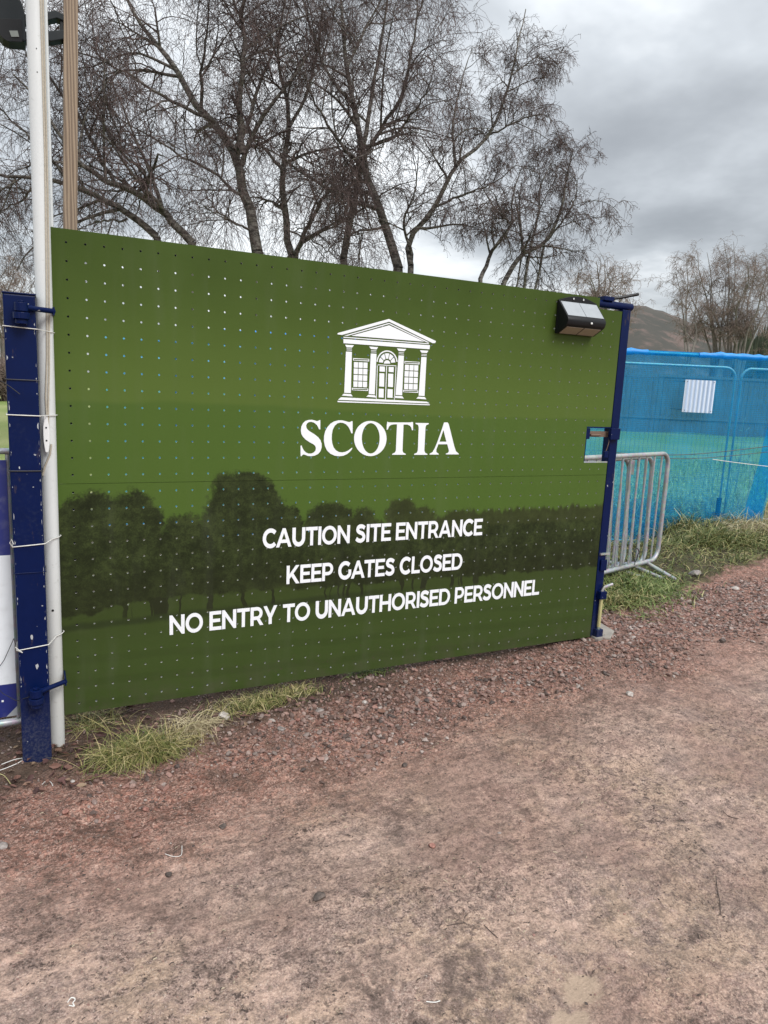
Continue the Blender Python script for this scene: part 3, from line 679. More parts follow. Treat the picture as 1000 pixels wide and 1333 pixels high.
# ------------------------------------------------------------------ white flagpole with rope and cleat
p0 = gate(74, 965, -0.012); ptop = gate(44, 0, -0.055)
dirp = (ptop - p0) / (ptop[2] - p0[2]); zb0 = float(gh(0.034, -0.01)) - 0.03
pp = lambda z, ox=0, oy=0: (0.0335 + dirp[0] * (z - 0) + ox, -0.012 - 0.012 * z + oy, z)
fp = empty('flagpole', (0.0335, -0.012, zb0 + 0.03), 'tall white flagpole tied beside the navy gate post', 'flagpole')
under(fp, MB().tube([pp(z) for z in (zb0, 0.8, 1.8, 2.8, 4.2)], [0.030, 0.030, 0.031, 0.0315, 0.0315], 28), 'pole', POLE, smooth=True)
under(fp, MB().tube([pp(z, 0.038, 0.050) for z in (1.50, 2.2, 2.8, 4.2)], 0.0065, 10), 'luff_track', POLE, smooth=True)
rope = [pp(1.37, 0.0, -0.034), pp(1.46, 0.002, -0.033), pp(1.62, 0.010, -0.031), pp(1.85, 0.017, -0.028), pp(2.3, 0.024, -0.022), pp(3.0, 0.027, -0.0185), pp(4.1, 0.028, -0.018)]
under(fp, MB().tube(rope, 0.0038, 7), 'halyard', ROPE, smooth=True)
under(fp, MB().tube([pp(1.40, -0.004, -0.036), pp(1.5, -0.006, -0.034), pp(1.66, 0.003, -0.034), pp(1.9, 0.009, -0.033), pp(2.4, 0.018, -0.029), pp(4.1, 0.021, -0.026)], 0.0034, 7), 'halyard', ROPE, smooth=True)
under(fp, MB().tube([pp(1.31, 0.010, -0.036), pp(1.27, 0.004, -0.036), pp(1.22, -0.016, -0.030), pp(1.18, -0.026, -0.022)], 0.004, 7), 'halyard', ROPE, smooth=True)
cz = 1.352
prof = [(0.0, -0.075), (0.006, -0.072), (0.011, -0.03), (0.0115, 0.0), (0.011, 0.03), (0.006, 0.072), (0.0, 0.075), (-0.006, 0.072), (-0.011, 0.03), (-0.0115, 0), (-0.011, -0.03), (-0.006, -0.072)]
c0 = pp(cz)
cl_ = under(fp, MB().prism([(c0[0] - 0.008 + a, cz + b_) for a, b_ in prof], 'y', c0[1] - 0.052, c0[1] - 0.041), 'cleat', WHITE, bevel=0.002)
under(fp, MB().box(c0[0] - 0.016, c0[0], c0[1] - 0.041, c0[1] - 0.026, cz - 0.03, cz + 0.03), 'cleat_base', WHITE)
def sub(part, mb, name, m, **kw): return mb.build(name, m, part, **kw)
for dz in (-0.026, 0.026):
    sub(cl_, MB().prism(circle_pts((c0[0] - 0.008, cz + dz), 0.0035, 10), 'y', c0[1] - 0.0535, c0[1] - 0.0505), 'cleat_screw', BLACK)
q = pp(0.60); under(fp, MB().prism(circle_pts((q[0] - 0.004, 0.60), 0.005, 12), 'y', q[1] - 0.0312, q[1] - 0.027), 'bolt_hole', BLACK)
for zz in (2.70, 2.78):
    q = pp(zz); under(fp, MB().prism(circle_pts((q[0], zz), 0.002, 8), 'y', q[1] - 0.033, q[1] - 0.029), 'rivet', BLACK)

# ties round post (and pole)
def tie(z, withpole, m, r, name, label, slope=0.0, cat='tie', tail=None):
    x1 = 0.074 if withpole else 0.0105
    P = [(-0.1095, -0.139, z), (-0.05, -0.1395, z + slope * 0.3), (0.009, -0.139, z + slope * 0.6)]
    if withpole: P += [(0.040, -0.052 - 0.012 * z, z + slope * 0.8), (0.062, -0.038 - 0.012 * z, z + slope), (0.074, -0.012, z + slope), (0.062, 0.026, z + slope), (0.03, 0.028, z + slope)]
    P += [(x1 if not withpole else 0.0, -0.0305 if not withpole else 0.010, z), (-0.05, -0.0305, z), (-0.1095, -0.0305, z)]
    mb = MB().tube(P, r, 6, closed=True)
    if tail: mb.tube(tail, r * 0.9, 6)
    return tag(mb.build(name, m, smooth=True), label, cat, 'ties round the gate post')
tie(1.765, True, WIRE_W, 0.0019, 'string_tie', 'white string tie round post and pole just below the upper hinge', -0.008)
tie(1.43, True, WIRE_W, 0.0021, 'string_tie', 'white string tie round post and pole level with the cleat', -0.004)
tie(0.905, True, WIRE_W, 0.0021, 'string_tie', 'white string tie round post and pole at mid height', 0.012, tail=[(-0.108, -0.141, 0.905), (-0.118, -0.15, 0.925), (-0.112, -0.15, 0.94), (-0.104, -0.146, 0.918)])
tie(0.470, True, WIRE_W, 0.0021, 'string_tie', 'white string tie round post and pole above the lower hinge', 0.02, tail=[(-0.105, -0.141, 0.470), (-0.09, -0.146, 0.462), (-0.115, -0.15, 0.49)])
tie(1.565, False, WIRE_B, 0.002, 'cable_tie', 'black cable tie round the post with a loose tail', tail=[(-0.125, -0.145, 1.56), (-0.09, -0.15, 1.535), (-0.06, -0.155, 1.51)])
tie(1.21, False, WIRE_B, 0.0022, 'cable_tie', 'black cable tie round the post below the cleat')
tie(0.795, False, BLUE, 0.0016, 'cable_tie', 'thin dark blue tie low on the gate post')

# ------------------------------------------------------------------ banner barrier left of the post
br = empty('banner_barrier', (-0.6, -0.02, float(gh(-0.6, -0.02))), 'galvanised barrier with navy and white banner left of the post', 'barrier')
def m_banner(t, b):
    p = t.obj(); x, y, z = t.xyz(p)
    navy = (0.012, 0.022, 0.16)
    band = t.mul(t.step(z, 0.281, 0.283), t.step(z, 0.846, 0.844))
    tri = t.step(t.add(z, t.mul(x, -1.0)), 0.2985, 0.2965)
    col = t.mix(band, navy, (0.72, 0.76, 0.80)); col = t.mix(t.mul(tri, t.step(z, 0.281, 0.279)), col, (0.36, 0.38, 0.40))
    col = t.mix(t.mul(t.step(t.noise(p, 20, 5), 0.5, 0.75), 0.15), col, (0.3, 0.3, 0.3))
    setp(t, b, col, 0.45)
BAN = mat('printed_banner', m_banner)
xs_ = -0.116
def bfr(mb, n, m, **k): return under(br, mb, n, m, **k)
bfr(MB().box(-2.2, xs_ - 0.004, -0.018, -0.012, 0.135, 1.24), 'banner', BAN)
bfr(MB().tube([(-2.3, 0.0, 0.10), (xs_ + 0.012, 0.0, 0.10)], 0.0165, 10), 'bottom_tube', GALV, smooth=True)
bfr(MB().tube([(xs_, 0, 0.118), (xs_, 0, 1.262)], 0.0085, 10), 'end_tube', GALV, smooth=True)
bfr(MB().tube([(-2.3, 0.0, 1.275), (xs_ + 0.012, 0.0, 1.275)], 0.0125, 10), 'top_tube', GALV, smooth=True)
for k in range(14): bfr(MB().tube([(-0.27 - 0.14 * k, 0.006, 0.112), (-0.27 - 0.14 * k, 0.006, 1.27)], 0.006, 6), 'bar', GALV, smooth=True)
for x in (-0.35, -1.9):
    zg = float(gh(x, 0.2)); bfr(MB().tube([(x, -0.28, zg), (x, 0, 0.10), (x, 0.28, zg)], 0.013, 8), 'foot', GALV, smooth=True)
bfr(MB().box(-0.178, -0.170, -0.0196, -0.0184, 0.205, 0.213), 'banner_dot', WHITE)
tag(MB().tube([(-0.20, -0.03, 0.34), (-0.16, -0.04, 0.40), (-0.12, -0.07, 0.50), (-0.115, -0.142, 0.50)], 0.0015, 5).build('thin_wire', WIRE_B), 'thin dark wire slanting from banner to post', 'wire')
tag(MB().tube([(-0.22, -0.03, 0.32), (-0.17, -0.06, 0.26), (-0.12, -0.12, 0.245), (-0.07, -0.15, 0.268)], 0.0015, 5).build('thin_wire', WIRE_B), 'thin dark wire sagging from banner to lower hinge', 'wire')

# ------------------------------------------------------------------ timber post and floodlight
YT = 0.32
a0, a1 = gate(92, 0, YT), gate(91.5, 290, YT); sx = (a0[0] - a1[0]) / (a0[2] - a1[2]); zt0 = float(gh(0.1, YT)) - 0.1
tm = empty('timber_post', (a1[0] - sx * a1[2], YT, zt0 + 0.1), 'rough brown timber post standing behind the gate', 'post')
mb = MB(); zz = (zt0, 1.5, 3.0, 4.0)
for z in zz:
    xc = a1[0] + sx * (z - a1[2]); wq = 0.028
    mb.v += [(xc - wq, YT - 0.03, z), (xc + wq, YT - 0.03, z), (xc + wq, YT + 0.03, z), (xc - wq, YT + 0.03, z)]
for i in range(3):
    for j in range(4): mb.f.append((4 * i + j, 4 * i + (j + 1) % 4, 4 * i + 4 + (j + 1) % 4, 4 * i + 4 + j))
mb.f += [(3, 2, 1, 0), (12, 13, 14, 15)]
under(tm, mb, 'timber', TIMBER, bevel=0.004)
fl = empty('floodlight', tuple(gate(58, 35, YT)), 'dark grey floodlight on a bracket at the top left corner', 'floodlight')
def fpx(x, y, Y=YT): q = gate(x, y, Y); return (float(q[0]), float(q[2]))
hs = [(-26, 20), (-22, 4), (-10, 0), (20, 3), (28, 8), (32, 22), (34, 60), (12, 58), (4, 54), (-12, 38)]
under(fl, MB().prism([fpx(*q) for q in hs], 'y', YT - 0.05, YT + 0.05), 'housing', DARKGREY, bevel=0.006)
ff_ = under(fl, MB().prism([fpx(*q, Y=YT - 0.055) for q in [(-18, 24), (28, 25), (29, 55), (10, 54), (4, 50), (-10, 36)]], 'y', YT - 0.058, YT - 0.052), 'front_frame', BLACK, bevel=0.001)
GLASS = m_simple('led_window', (0.22, 0.24, 0.22), 0.2)
sub(ff_, MB().prism([fpx(*q, Y=YT - 0.06) for q in [(12, 40), (23, 40), (25, 48), (15, 48)]], 'y', YT - 0.0615, YT - 0.0585), 'sensor_window', GLASS)
under(fl, MB().prism([fpx(*q) for q in [(30, 22), (58, 20), (72, 17), (84, 23), (84, 31), (74, 27), (58, 31), (30, 32)]], 'y', YT - 0.028, YT + 0.028), 'bracket_arm', DARKGREY, bevel=0.003)
under(fl, MB().prism([fpx(*q) for q in [(30, 45), (58, 44), (84, 42), (84, 54), (66, 57), (58, 55), (30, 56)]], 'y', YT - 0.028, YT + 0.028), 'bracket_arm', DARKGREY, bevel=0.003)
under(fl, MB().prism([fpx(*q) for q in [(78, 25), (84, 25), (84, 45), (78, 43)]], 'y', YT - 0.02, YT + 0.02), 'bracket_plate', BLACK, bevel=0.002)

# ------------------------------------------------------------------ solar light on the gate
so = empty('solar_light', (2.78, -0.004, 1.94), 'black wedge-shaped solar light screwed to the upper right of the gate', 'light')
X0, X1 = 2.640, 2.915
top = [(X0 + (X1 - X0) * i / 16, 2.128 + 0.028 * math.sin(math.pi * i / 16)) for i in range(17)]
bp_ = under(so, MB().prism([(X1, 1.945), (X0, 1.945)] + top, 'y', -0.016, -0.003), 'back_plate', BLACK, bevel=0.002)
side = [(-0.0165, 2.125), (-0.100, 2.032), (-0.106, 2.022), (-0.107, 2.010), (-0.101, 1.992), (-0.090, 1.982), (-0.0165, 1.944)]
under(so, MB().prism(side, 'x', X0, X1), 'housing', BLACK, bevel=0.0025, smooth=True)
def slab(A, B, n_out, x0, x1, d0, d1):
    mb = MB(); (ya, za), (yb, zb) = A, B; ny_, nz_ = n_out
    return mb.prism([(ya + ny_ * d0, za + nz_ * d0), (yb + ny_ * d0, zb + nz_ * d0), (yb + ny_ * d1, zb + nz_ * d1), (ya + ny_ * d1, za + nz_ * d1)], 'x', x0, x1)
def m_solar(t, b):
    p = t.obj(); x, y, z = t.xyz(p); n = t.noise(p, 22, 4, 0.6)
    st = t.step(t.m('SINE', t.mul(x, 900)), 0.75, 0.95)
    col = t.mix(n, (0.30, 0.32, 0.335), (0.42, 0.44, 0.455)); col = t.mix(t.mul(st, 0.3), col, (0.35, 0.37, 0.4))
    setp(t, b, col, 0.22, 0.35, spec=0.8)
SOL = mat('solar_cells', m_solar)
nrm = Vector((-(2.125 - 2.032), (0.100 - 0.0165))).normalized()
A_, B_ = (-0.022, 2.119), (-0.094, 2.0387)
xm = (X0 + X1) / 2
for xa, xb_ in ((X0 + 0.008, xm - 0.0015), (xm + 0.0015, X1 - 0.008)): under(so, slab(A_, B_, (nrm[0], nrm[1]), xa, xb_, 0.0002, 0.0022), 'solar_panel', SOL)
LEDM = m_simple('frosted_diffuser', (0.30, 0.24, 0.19), 0.35, var=0.2, scale=60)
nb = Vector((-(1.982 - 1.944), -(0.090 - 0.0165))).normalized()
for xa, xb_ in ((X0 + 0.014, xm - 0.004), (xm + 0.004, X1 - 0.014)): under(so, slab((-0.085, 1.9795), (-0.024, 1.948), (nb[0], nb[1]), xa, xb_, 0.0002, 0.0025), 'diffuser', LEDM)
for xx in (xm - 0.036, xm + 0.036): sub(bp_, MB().prism(circle_pts((xx, 2.140), 0.0055, 12), 'y', -0.021, -0.0155), 'screw', ZINC, bevel=0.0015)
under(so, MB().prism(circle_pts((xm + 0.03, 2.006), 0.006, 12), 'y', -0.112, -0.104), 'sensor', WHITE, bevel=0.002)
under(so, MB().prism(circle_pts((X0 + 0.018, 2.115), 0.004, 10), 'y', -0.03, -0.02), 'side_screw', ZINC)

# ------------------------------------------------------------------ crowd barriers
BU = np.array([0.966, 0.259]); BNf = np.array([0.259, -0.966])
foot = gz(880, 762, 0.10)[:2]; BA = foot - 0.27 * BNf
def solve_z(px_, py_, P):
    r = ray(px_, py_); t = (P[1] - CAM[1]) / r[1]; return float(CAM[2] + r[2] * t)
zbt = solve_z(852, 730, BA); ztp = solve_z(852, 591, BA)
def barrier(off_n, off_u, dz, tilt, label, foot_shift=0.0):
    E0 = BA + BU * (0.165 + off_u) - BNf * off_n
    gz0 = float(gh(E0[0], E0[1]))
    root = empty('crowd_barrier', (E0[0], E0[1], gz0), label, 'barrier', 'steel crowd barriers behind the gate')
    Lb = 2.2; R = 0.105; z0, z1 = zbt + dz, ztp + dz
    P3 = lambda s, z: (E0[0] + BU[0] * s - BNf[0] * tilt * (z - z0), E0[1] + BU[1] * s - BNf[1] * tilt * (z - z0), z)
    loop = []
    for (cs, cz_, a0_) in ((-R, z1 - R, 0), (-Lb + R, z1 - R, 90), (-Lb + R, z0 + R, 180), (-R, z0 + R, 270)):
        for i in range(9):
            a = math.radians(a0_ + 90 * i / 8); loop.append(P3(cs + R * math.cos(a), cz_ + R * math.sin(a)))
    under(root, MB().tube(loop, 0.0185, 12, closed=True), 'frame', GALV, smooth=True)
    n = 17
    for k in range(n):
        s = -0.115 - k * (Lb - 0.23) / (n - 1)
        under(root, MB().tube([P3(s, z0 + 0.004), P3(s, z1 - 0.004)], 0.0082, 7), 'bar', GALV, smooth=True)
    for s in (-0.165 + foot_shift, -Lb + 0.2):
        b0 = np.array(P3(s, z0 - 0.016)); ff = b0[:2] + BNf * 0.27; fb = b0[:2] - BNf * 0.27
        zf = float(gh(ff[0], ff[1])) + 0.004; zk = float(gh(fb[0], fb[1])) + 0.004
        under(root, MB().tube([(ff[0], ff[1], zf), tuple(b0)], 0.018, 9), 'foot', GALV, smooth=True)
        under(root, MB().tube([(fb[0], fb[1], zk), tuple(b0)], 0.018, 9), 'foot', GALV, smooth=True)
    for zc in (z0 + 0.25, z1 - 0.28):
        under(root, MB().tube([P3(0.016, zc + 0.05), P3(0.034, zc + 0.05), P3(0.034, zc - 0.06)], 0.005, 6), 'coupling_hook', GALV)
    return P3, root
P3a, _ = barrier(0.0, 0.0, 0.0, 0.0, 'galvanised crowd barrier standing nearest the gate stile')
P3b, _ = barrier(0.075, -0.075, -0.035, 0.03, 'galvanised crowd barrier nested in the middle of the stack')
P3c, rc_ = barrier(0.17, -0.25, -0.055, 0.05, 'galvanised crowd barrier leaning at the back of the stack', 0.02)
q = P3c(0.0, ztp - 0.13); under(rc_, MB().box(q[0] - 0.035, q[0] + 0.03, q[1] - 0.031, q[1] - 0.022, q[2] - 0.06, q[2] + 0.06), 'coupling_plate', GALV, bevel=0.002)
q = np.array(P3a(-0.42, zbt))
lp = [(q[0] + 0.035 * math.cos(a) * (1 if math.sin(a) > 0 else 0.6), q[1] - 0.03, q[2] + 0.095 + 0.055 * math.sin(a)) for a in np.linspace(-math.pi / 2, 1.5 * math.pi, 20, endpoint=False)]
tag(MB().tube(lp, 0.004, 6, closed=True).tube([lp[0], (q[0] + 0.004, q[1] - 0.024, q[2] + 0.01)], 0.004, 6).build('cable_loop', WIRE_B, smooth=True), 'small black cable loop on the bottom tube of the barriers', 'cable')

# ------------------------------------------------------------------ mesh fence and blue netting
def FP(s, off=0.0, z=0.0):
    q = F0 + FD * s + FN * off; return (float(q[0]), float(q[1]), float(z))
zft = solve_z(820, 457, F0 + FD * -0.55)
GWIRE = m_simple('fence_wire', (0.20, 0.21, 0.22), 0.5, 0.6)
def mesh_panel(s0, s1, off, ztop, label):
    zb = float(gh(*FP((s0 + s1) / 2, off)[:2])) + 0.06
    root = empty('mesh_fence_panel', FP((s0 + s1) / 2, off, zb), label, 'fence panel', 'temporary mesh fence panels')
    R = 0.12
    loop = [FP(s0, off, zb), FP(s0, off, ztop - R)]
    for i in range(1, 8):
        a = math.radians(180 - 90 * i / 8); loop.append(FP(s0 + R + R * math.cos(a), off, ztop - R + R * math.sin(a)))
    for i in range(8):
        a = math.radians(90 - 90 * i / 8); loop.append(FP(s1 - R + R * math.cos(a), off, ztop - R + R * math.sin(a)))
    loop += [FP(s1, off, ztop - R), FP(s1, off, zb)]
    under(root, MB().tube(loop, 0.015, 10, closed=True), 'frame', GALV, smooth=True)
    V = MB(); n = int((s1 - s0) / 0.05)
    for k in range(1, n):
        s = s0 + (s1 - s0) * k / n; V.tube([FP(s, off + 0.006, zb), FP(s, off + 0.006, ztop - (0.0 if R < s - s0 < s1 - s0 - R else 0.05))], 0.0016, 3)
    o = under(root, V, 'mesh_wires', GWIRE); o['kind'] = 'stuff'
    for k in range(7):
        z = zb + 0.22 + k * (ztop - zb - 0.4) / 6; under(root, MB().tube([FP(s0, off, z), FP(s1, off, z)], 0.0022, 4), 'cross_wire', GWIRE)
    for s in (s0, s1):
        b_ = FP(s, off, 0); zg = float(gh(b_[0], b_[1]))
        under(root, MB().box(b_[0] - 0.1, b_[0] + 0.1, b_[1] - 0.1, b_[1] + 0.1, zg - 0.03, zg + 0.09), 'foot_block', BLACK, bevel=0.01)
mesh_panel(-2.92, 0.56, 0.22, zft - 0.11, 'galvanised mesh fence panel behind the netting with the white sheet on it')
mesh_panel(0.63, 4.1, 0.22, zft - 0.11, 'galvanised mesh fence panel behind the netting at the right edge')
mesh_panel(-6.5, -2.99, 0.22, zft - 0.11, 'galvanised mesh fence panel hidden behind the green gate')
rail = tag(MB().tube([FP(-6.6, 0.0, zft), FP(-1.6, 0, zft + 0.004), FP(0.4, 0, zft - 0.004), FP(4.2, 0, zft)], 0.021, 10).build('fence_rail', GALV, smooth=True), 'grey steel top rail carrying the blue netting', 'rail')
for s in (-0.9,):
    b_ = FP(s, 0.05, 0); zg = float(gh(b_[0], b_[1]))
    tag(MB().tube([(b_[0], b_[1], zg - 0.1), FP(s, 0.044, zft + 0.01)], 0.02, 8).build('rail_post', GALV, smooth=True), 'grey steel post holding the netting rail' if s != -0.9 else 'grey steel netting post next to the gate stile', 'post', 'netting posts')
def m_net(t, b):
    p = t.obj(); x, y, z = t.xyz(p)
    s = t.add(t.mul(x, float(FD[0])), t.mul(y, float(FD[1])))
    wv = t.m('ABSOLUTE', t.m('SINE', t.mul(s, 190))); wh = t.m('ABSOLUTE', t.m('SINE', t.mul(z, 150)))
    n = t.noise(t.vec(s, t.mul(z, 0.35), 0.0), 6, 5, 0.6); nf = t.noise(t.vec(t.mul(s, 2.5), t.mul(z, 0.6), 3.0), 30, 4, 0.6)
    thread = t.m('MAXIMUM', t.step(wv, 0.55, 0.85), t.step(wh, 0.7, 0.9))
    al = t.add(0.24, t.add(t.mul(thread, 0.16), t.add(t.mul(t.sub(n, 0.5), 0.34), t.mul(t.sub(nf, 0.5), 0.25))))
    al = t.m('MULTIPLY', al, 1.0, clamp=True)
    col = t.mix(n, (0.008, 0.24, 0.70), (0.03, 0.44, 0.96))
    dif = t.new('ShaderNodeBsdfDiffuse'); t.put(dif.inputs[0], col)
    tr = t.new('ShaderNodeBsdfTranslucent'); t.put(tr.inputs[0], col)
    ad = t.new('ShaderNodeMixShader'); ad.inputs[0].default_value = 0.45; t.l.new(dif.outputs[0], ad.inputs[1]); t.l.new(tr.outputs[0], ad.inputs[2])
    tp = t.new('ShaderNodeBsdfTransparent'); tp.inputs[0].default_value = (0.36, 0.86, 1.0, 1)
    mx = t.new('ShaderNodeMixShader'); t.put(mx.inputs[0], al); t.l.new(tp.outputs[0], mx.inputs[1]); t.l.new(ad.outputs[0], mx.inputs[2])
    t.n.remove(b); t.l.new(mx.outputs[0], t.n['Material Output'].inputs[0])
NET = mat('blue_netting', m_net)
def m_netsolid(t, b):
    p = t.obj(); setp(t, b, t.mix(t.noise(p, 9, 5, 0.6), (0.008, 0.15, 0.50), (0.03, 0.34, 0.75)), 0.5, normal=t.bump(t.noise(p, 30, 4), 0.4, 0.01))
NETS = mat('blue_netting_roll', m_netsolid)
def sheet(name, smin, smax, ns, zlo, zhi, nz, off, amp, m, parent, seed):
    S, T = np.meshgrid(np.linspace(0, 1, ns), np.linspace(0, 1, nz))
    hi = smax(T) if callable(smax) else smax; lo = smin(T) if callable(smin) else smin
    S = lo + (hi - lo) * S
    o = off + amp * (vnoise(S * 1.0, T * 1.2, 2.6, seed) + 0.5 * vnoise(S + 0.4 * T, T * 0.5, 7, seed + 1) + 0.28 * vnoise(S - 0.5 * T, T * 0.4, 17, seed + 2)) * (0.3 + 0.7 * T)
    GX = F0[0] + FD[0] * S + FN[0] * o; GY = F0[1] + FD[1] * S + FN[1] * o
    zb = gh(GX, GY) + zlo; Zs = zhi + (zb - zhi) * T
    ix = np.arange(ns * nz).reshape(nz, ns)
    Fq = np.stack([ix[:-1, :-1], ix[1:, :-1], ix[1:, 1:], ix[:-1, 1:]], -1).reshape(-1, 4)
    o_ = mesh_np(name, np.stack([GX, GY, Zs], -1), Fq, m, parent, smooth=True)
    o_.matrix_parent_inverse = Matrix.Translation(-Vector(parent.location)); return o_
nt = empty('debris_netting', FP(-1.5, -0.03, float(gh(*FP(-1.5)[:2]))), 'translucent blue debris netting hung along the mesh fence', 'netting')
sheet('net_sheet', -6.6, lambda T: 1.27 - 0.35 * np.sqrt(T), 260, 0.0, zft, 44, -0.06, 0.14, NET, nt, 21)
sheet('net_hem', lambda T: 1.07 - 0.36 * np.sqrt(T), lambda T: 1.285 - 0.35 * np.sqrt(T), 8, 0.0, zft, 44, -0.075, 0.14, NET, nt, 21)
sheet('net_fold', -6.6, 1.6, 130, 0.0, zft - 0.03, 2, -0.048, 0.015, NET, nt, 31) if False else None
# rolled top edge, with one bare stretch of rail
rng = np.random.default_rng(3)
for sa, sb in ((-6.6, -0.52), (0.02, 4.0)):
    ss = np.arange(sa, sb, 0.06)
    under(nt, MB().tube([FP(s, -0.006 + rng.normal(0, 0.004), zft + 0.002 + rng.normal(0, 0.004)) for s in ss], [0.032 + rng.uniform(-.006, .010) for _ in ss], 9), 'net_roll', NETS, smooth=True)
ss = np.arange(-0.56, 0.08, 0.03)
under(nt, MB().tube([FP(s, -0.003, zft) for s in ss], 0.027, 9), 'net_roll', NET, smooth=True)
# flap hanging from the roll
sheet('net_flap', -6.6, 3.9, 160, 0, zft - 0.03, 2, -0.04, 0.0, NET, nt, 12) if False else None
SHEETW = mat('white_corrugated_sheet', lambda t, b: setp(t, b, t.mix(t.step(t.m('SINE', t.mul(t.add(t.mul(t.xyz(t.obj())[0], float(FD[0])), t.mul(t.xyz(t.obj())[1], float(FD[1]))), 140)), -0.2, 0.6), (0.40, 0.52, 0.70), (0.66, 0.74, 0.84)), 0.5))
def on_fence(px_, py_, off):
    r = ray(px_, py_); q0 = F0 + FN * off; t = ((q0 - CAM[:2]) @ FN) / (r[:2] @ FN); return CAM + r * t
c1, c2 = on_fence(893, 494, -0.16), on_fence(927, 538, -0.16)
sA = float((c1[:2] - F0) @ FD); sB = float((c2[:2] - F0) @ FD)
ws = empty('white_sign', FP((sA + sB) / 2, -0.1, c2[2]), 'small white ribbed sheet tied on the blue netting', 'sign')
V = []; n = 57
for k in range(n):
    s = sA + (sB - sA) * k / (n - 1); o = -0.16 + 0.006 * math.cos(k / (n - 1) * 7 * 2 * math.pi)
    for z in (c2[2], c1[2]): V.append(FP(s, o, z))
    for z in (c2[2], c1[2]): V.append(FP(s, o + 0.004, z))
Fq = []
for k in range(n - 1):
    a = 4 * k; Fq += [(a, a + 4, a + 5, a + 1), (a + 2, a + 3, a + 7, a + 6), (a + 1, a + 5, a + 7, a + 3), (a, a + 2, a + 6, a + 4)]
Fq += [(0, 1, 3, 2), (4 * n - 4, 4 * n - 2, 4 * n - 1, 4 * n - 3)]
o = mesh_np('sheet', V, np.array(Fq), SHEETW, ws); o.matrix_parent_inverse = Matrix.Translation(-Vector(ws.location))
for sS in (sA + 0.02, sB - 0.02):
    for zS in (c1[2] - 0.02, c2[2] + 0.02): under(ws, MB().tube([FP(sS, -0.17, zS), FP(sS, 0.22, zS + 0.01)], 0.004, 6), 'tie', WIRE_B)

# cables and string strung along the netting
def strand(pts, D, r, m, name, label):
    P = [tuple(at(x, y, d)) for (x, y), d in zip(pts, D)]
    return tag(MB().tube(catmull(P, 4), r, 5).build(name, m, smooth=True), label, 'cable')
strand([(786, 588), (850, 592), (920, 590), (1040, 576)], (7.6, 7.7, 7.8, 7.9), 0.0042, WIRE_B, 'black_cable', 'upper black cable strung along the blue netting')
strand([(786, 592), (850, 596), (920, 596), (1040, 584)], (7.6, 7.7, 7.8, 7.9), 0.0036, WIRE_B, 'black_cable', 'lower black cable strung along the blue netting')
strand([(928, 598), (965, 603), (1040, 612)], (7.6, 7.6, 7.6), 0.0036, WIRE_W, 'white_string', 'white string stretched at the right in front of the netting')
sk = gz(931, 692, 0.15); stz = float(gh(sk[0], sk[1]))
tag(MB().box(sk[0] - 0.028, sk[0] + 0.028, sk[1] - 0.012, sk[1] + 0.012, stz - 0.05, stz + 0.30).build('marker_stake', BLUE, bevel=0.003), 'short navy stake in the grass before the netting', 'stake')
# concrete pad below the drop bolt
cp_ = gz(800, 812, 0.09)
mb = MB().prism([(3.14, -0.04), (3.24, -0.07), (3.36, 0.02), (3.40, 0.22), (3.30, 0.30), (3.16, 0.26)], 'z', -0.02, float(gh(3.3, 0.1)) + 0.022)
tag(mb.build('concrete_pad', CONC, bevel=0.006), 'pale concrete pad under the free end of the gate', 'pad')

# ------------------------------------------------------------------ far timber fence, hill, wood
def m_board_far(t, b):
    p = t.obj(); n = t.noise(t.vmul(p, (1, 1, 0.1)), 12, 4, 0.6); r = t.island()
    setp(t, b, t.mix(r, (0.20, 0.19, 0.17), (0.38, 0.36, 0.32)), 0.85)
FARB = m_simple('weathered_boards', (0.13, 0.125, 0.12), 0.85, 0, 0.4, 8)
ffd = FD
fb0 = at(860, 565, 21.5)
root = empty('timber_fence', tuple(fb0), 'weathered close-board fence across the field beyond the netting', 'fence')
bw = 0.15; me0 = None
for k in range(-26, 40):
    q = fb0[:2] + ffd * (k * bw * 1.06); zg = float(gh(q[0], q[1], False))
    if me0 is None:
        o = MB().box(-bw / 2, bw / 2, -0.012, 0.012, 0, 1.62).build('board', FARB, root); me0 = o.data
    else: o = link(bpy.data.objects.new('board', me0), root)
    o.matrix_parent_inverse = Matrix.Translation(-Vector(root.location))
    o.location = (q[0], q[1], zg + 0.02 + 0.03 * math.sin(k * 12.9)); o.rotation_euler = (0, 0, math.atan2(ffd[1], ffd[0]))
for z in (0.45, 1.68):
    a = fb0[:2] - ffd * 4.3; c = fb0[:2] + ffd * 6.5
    za = float(gh(*a, False)); zc = float(gh(*c, False)); under(root, MB().tube([(a[0], a[1], za + z), (c[0], c[1], zc + z)], 0.055, 4), 'rail', FARB)
def m_hill(t, b):
    p = t.pos(); n = t.noise(p, 0.012, 6, 0.6); n2 = t.noise(p, 0.05, 5, 0.65); z = t.xyz(p)[2]
    col = t.mix(t.step(n, 0.35, 0.65), (0.040, 0.039, 0.034), (0.070, 0.058, 0.050)); col = t.mix(t.mul(n2, 0.5), col, (0.05, 0.052, 0.036))
    col = t.mix(t.mul(t.step(n2, 0.45, 0.62), t.step(z, 95, 55)), col, (0.115, 0.082, 0.071))
    setp(t, b, col, 0.95)
HILLM = mat('heather_hillside', m_hill)
sil = [(300, 470, 520), (500, 455, 520), (650, 440, 520), (740, 420, 520), (790, 410, 520), (822, 403, 520), (850, 412, 520), (900, 428, 520), (960, 446, 520), (1000, 452, 520), (1100, 462, 520), (1300, 480, 520)]
V = []; nu = 90; nvv = 24
sx_ = np.array([s[0] for s in sil]); sy_ = np.array([s[1] for s in sil])
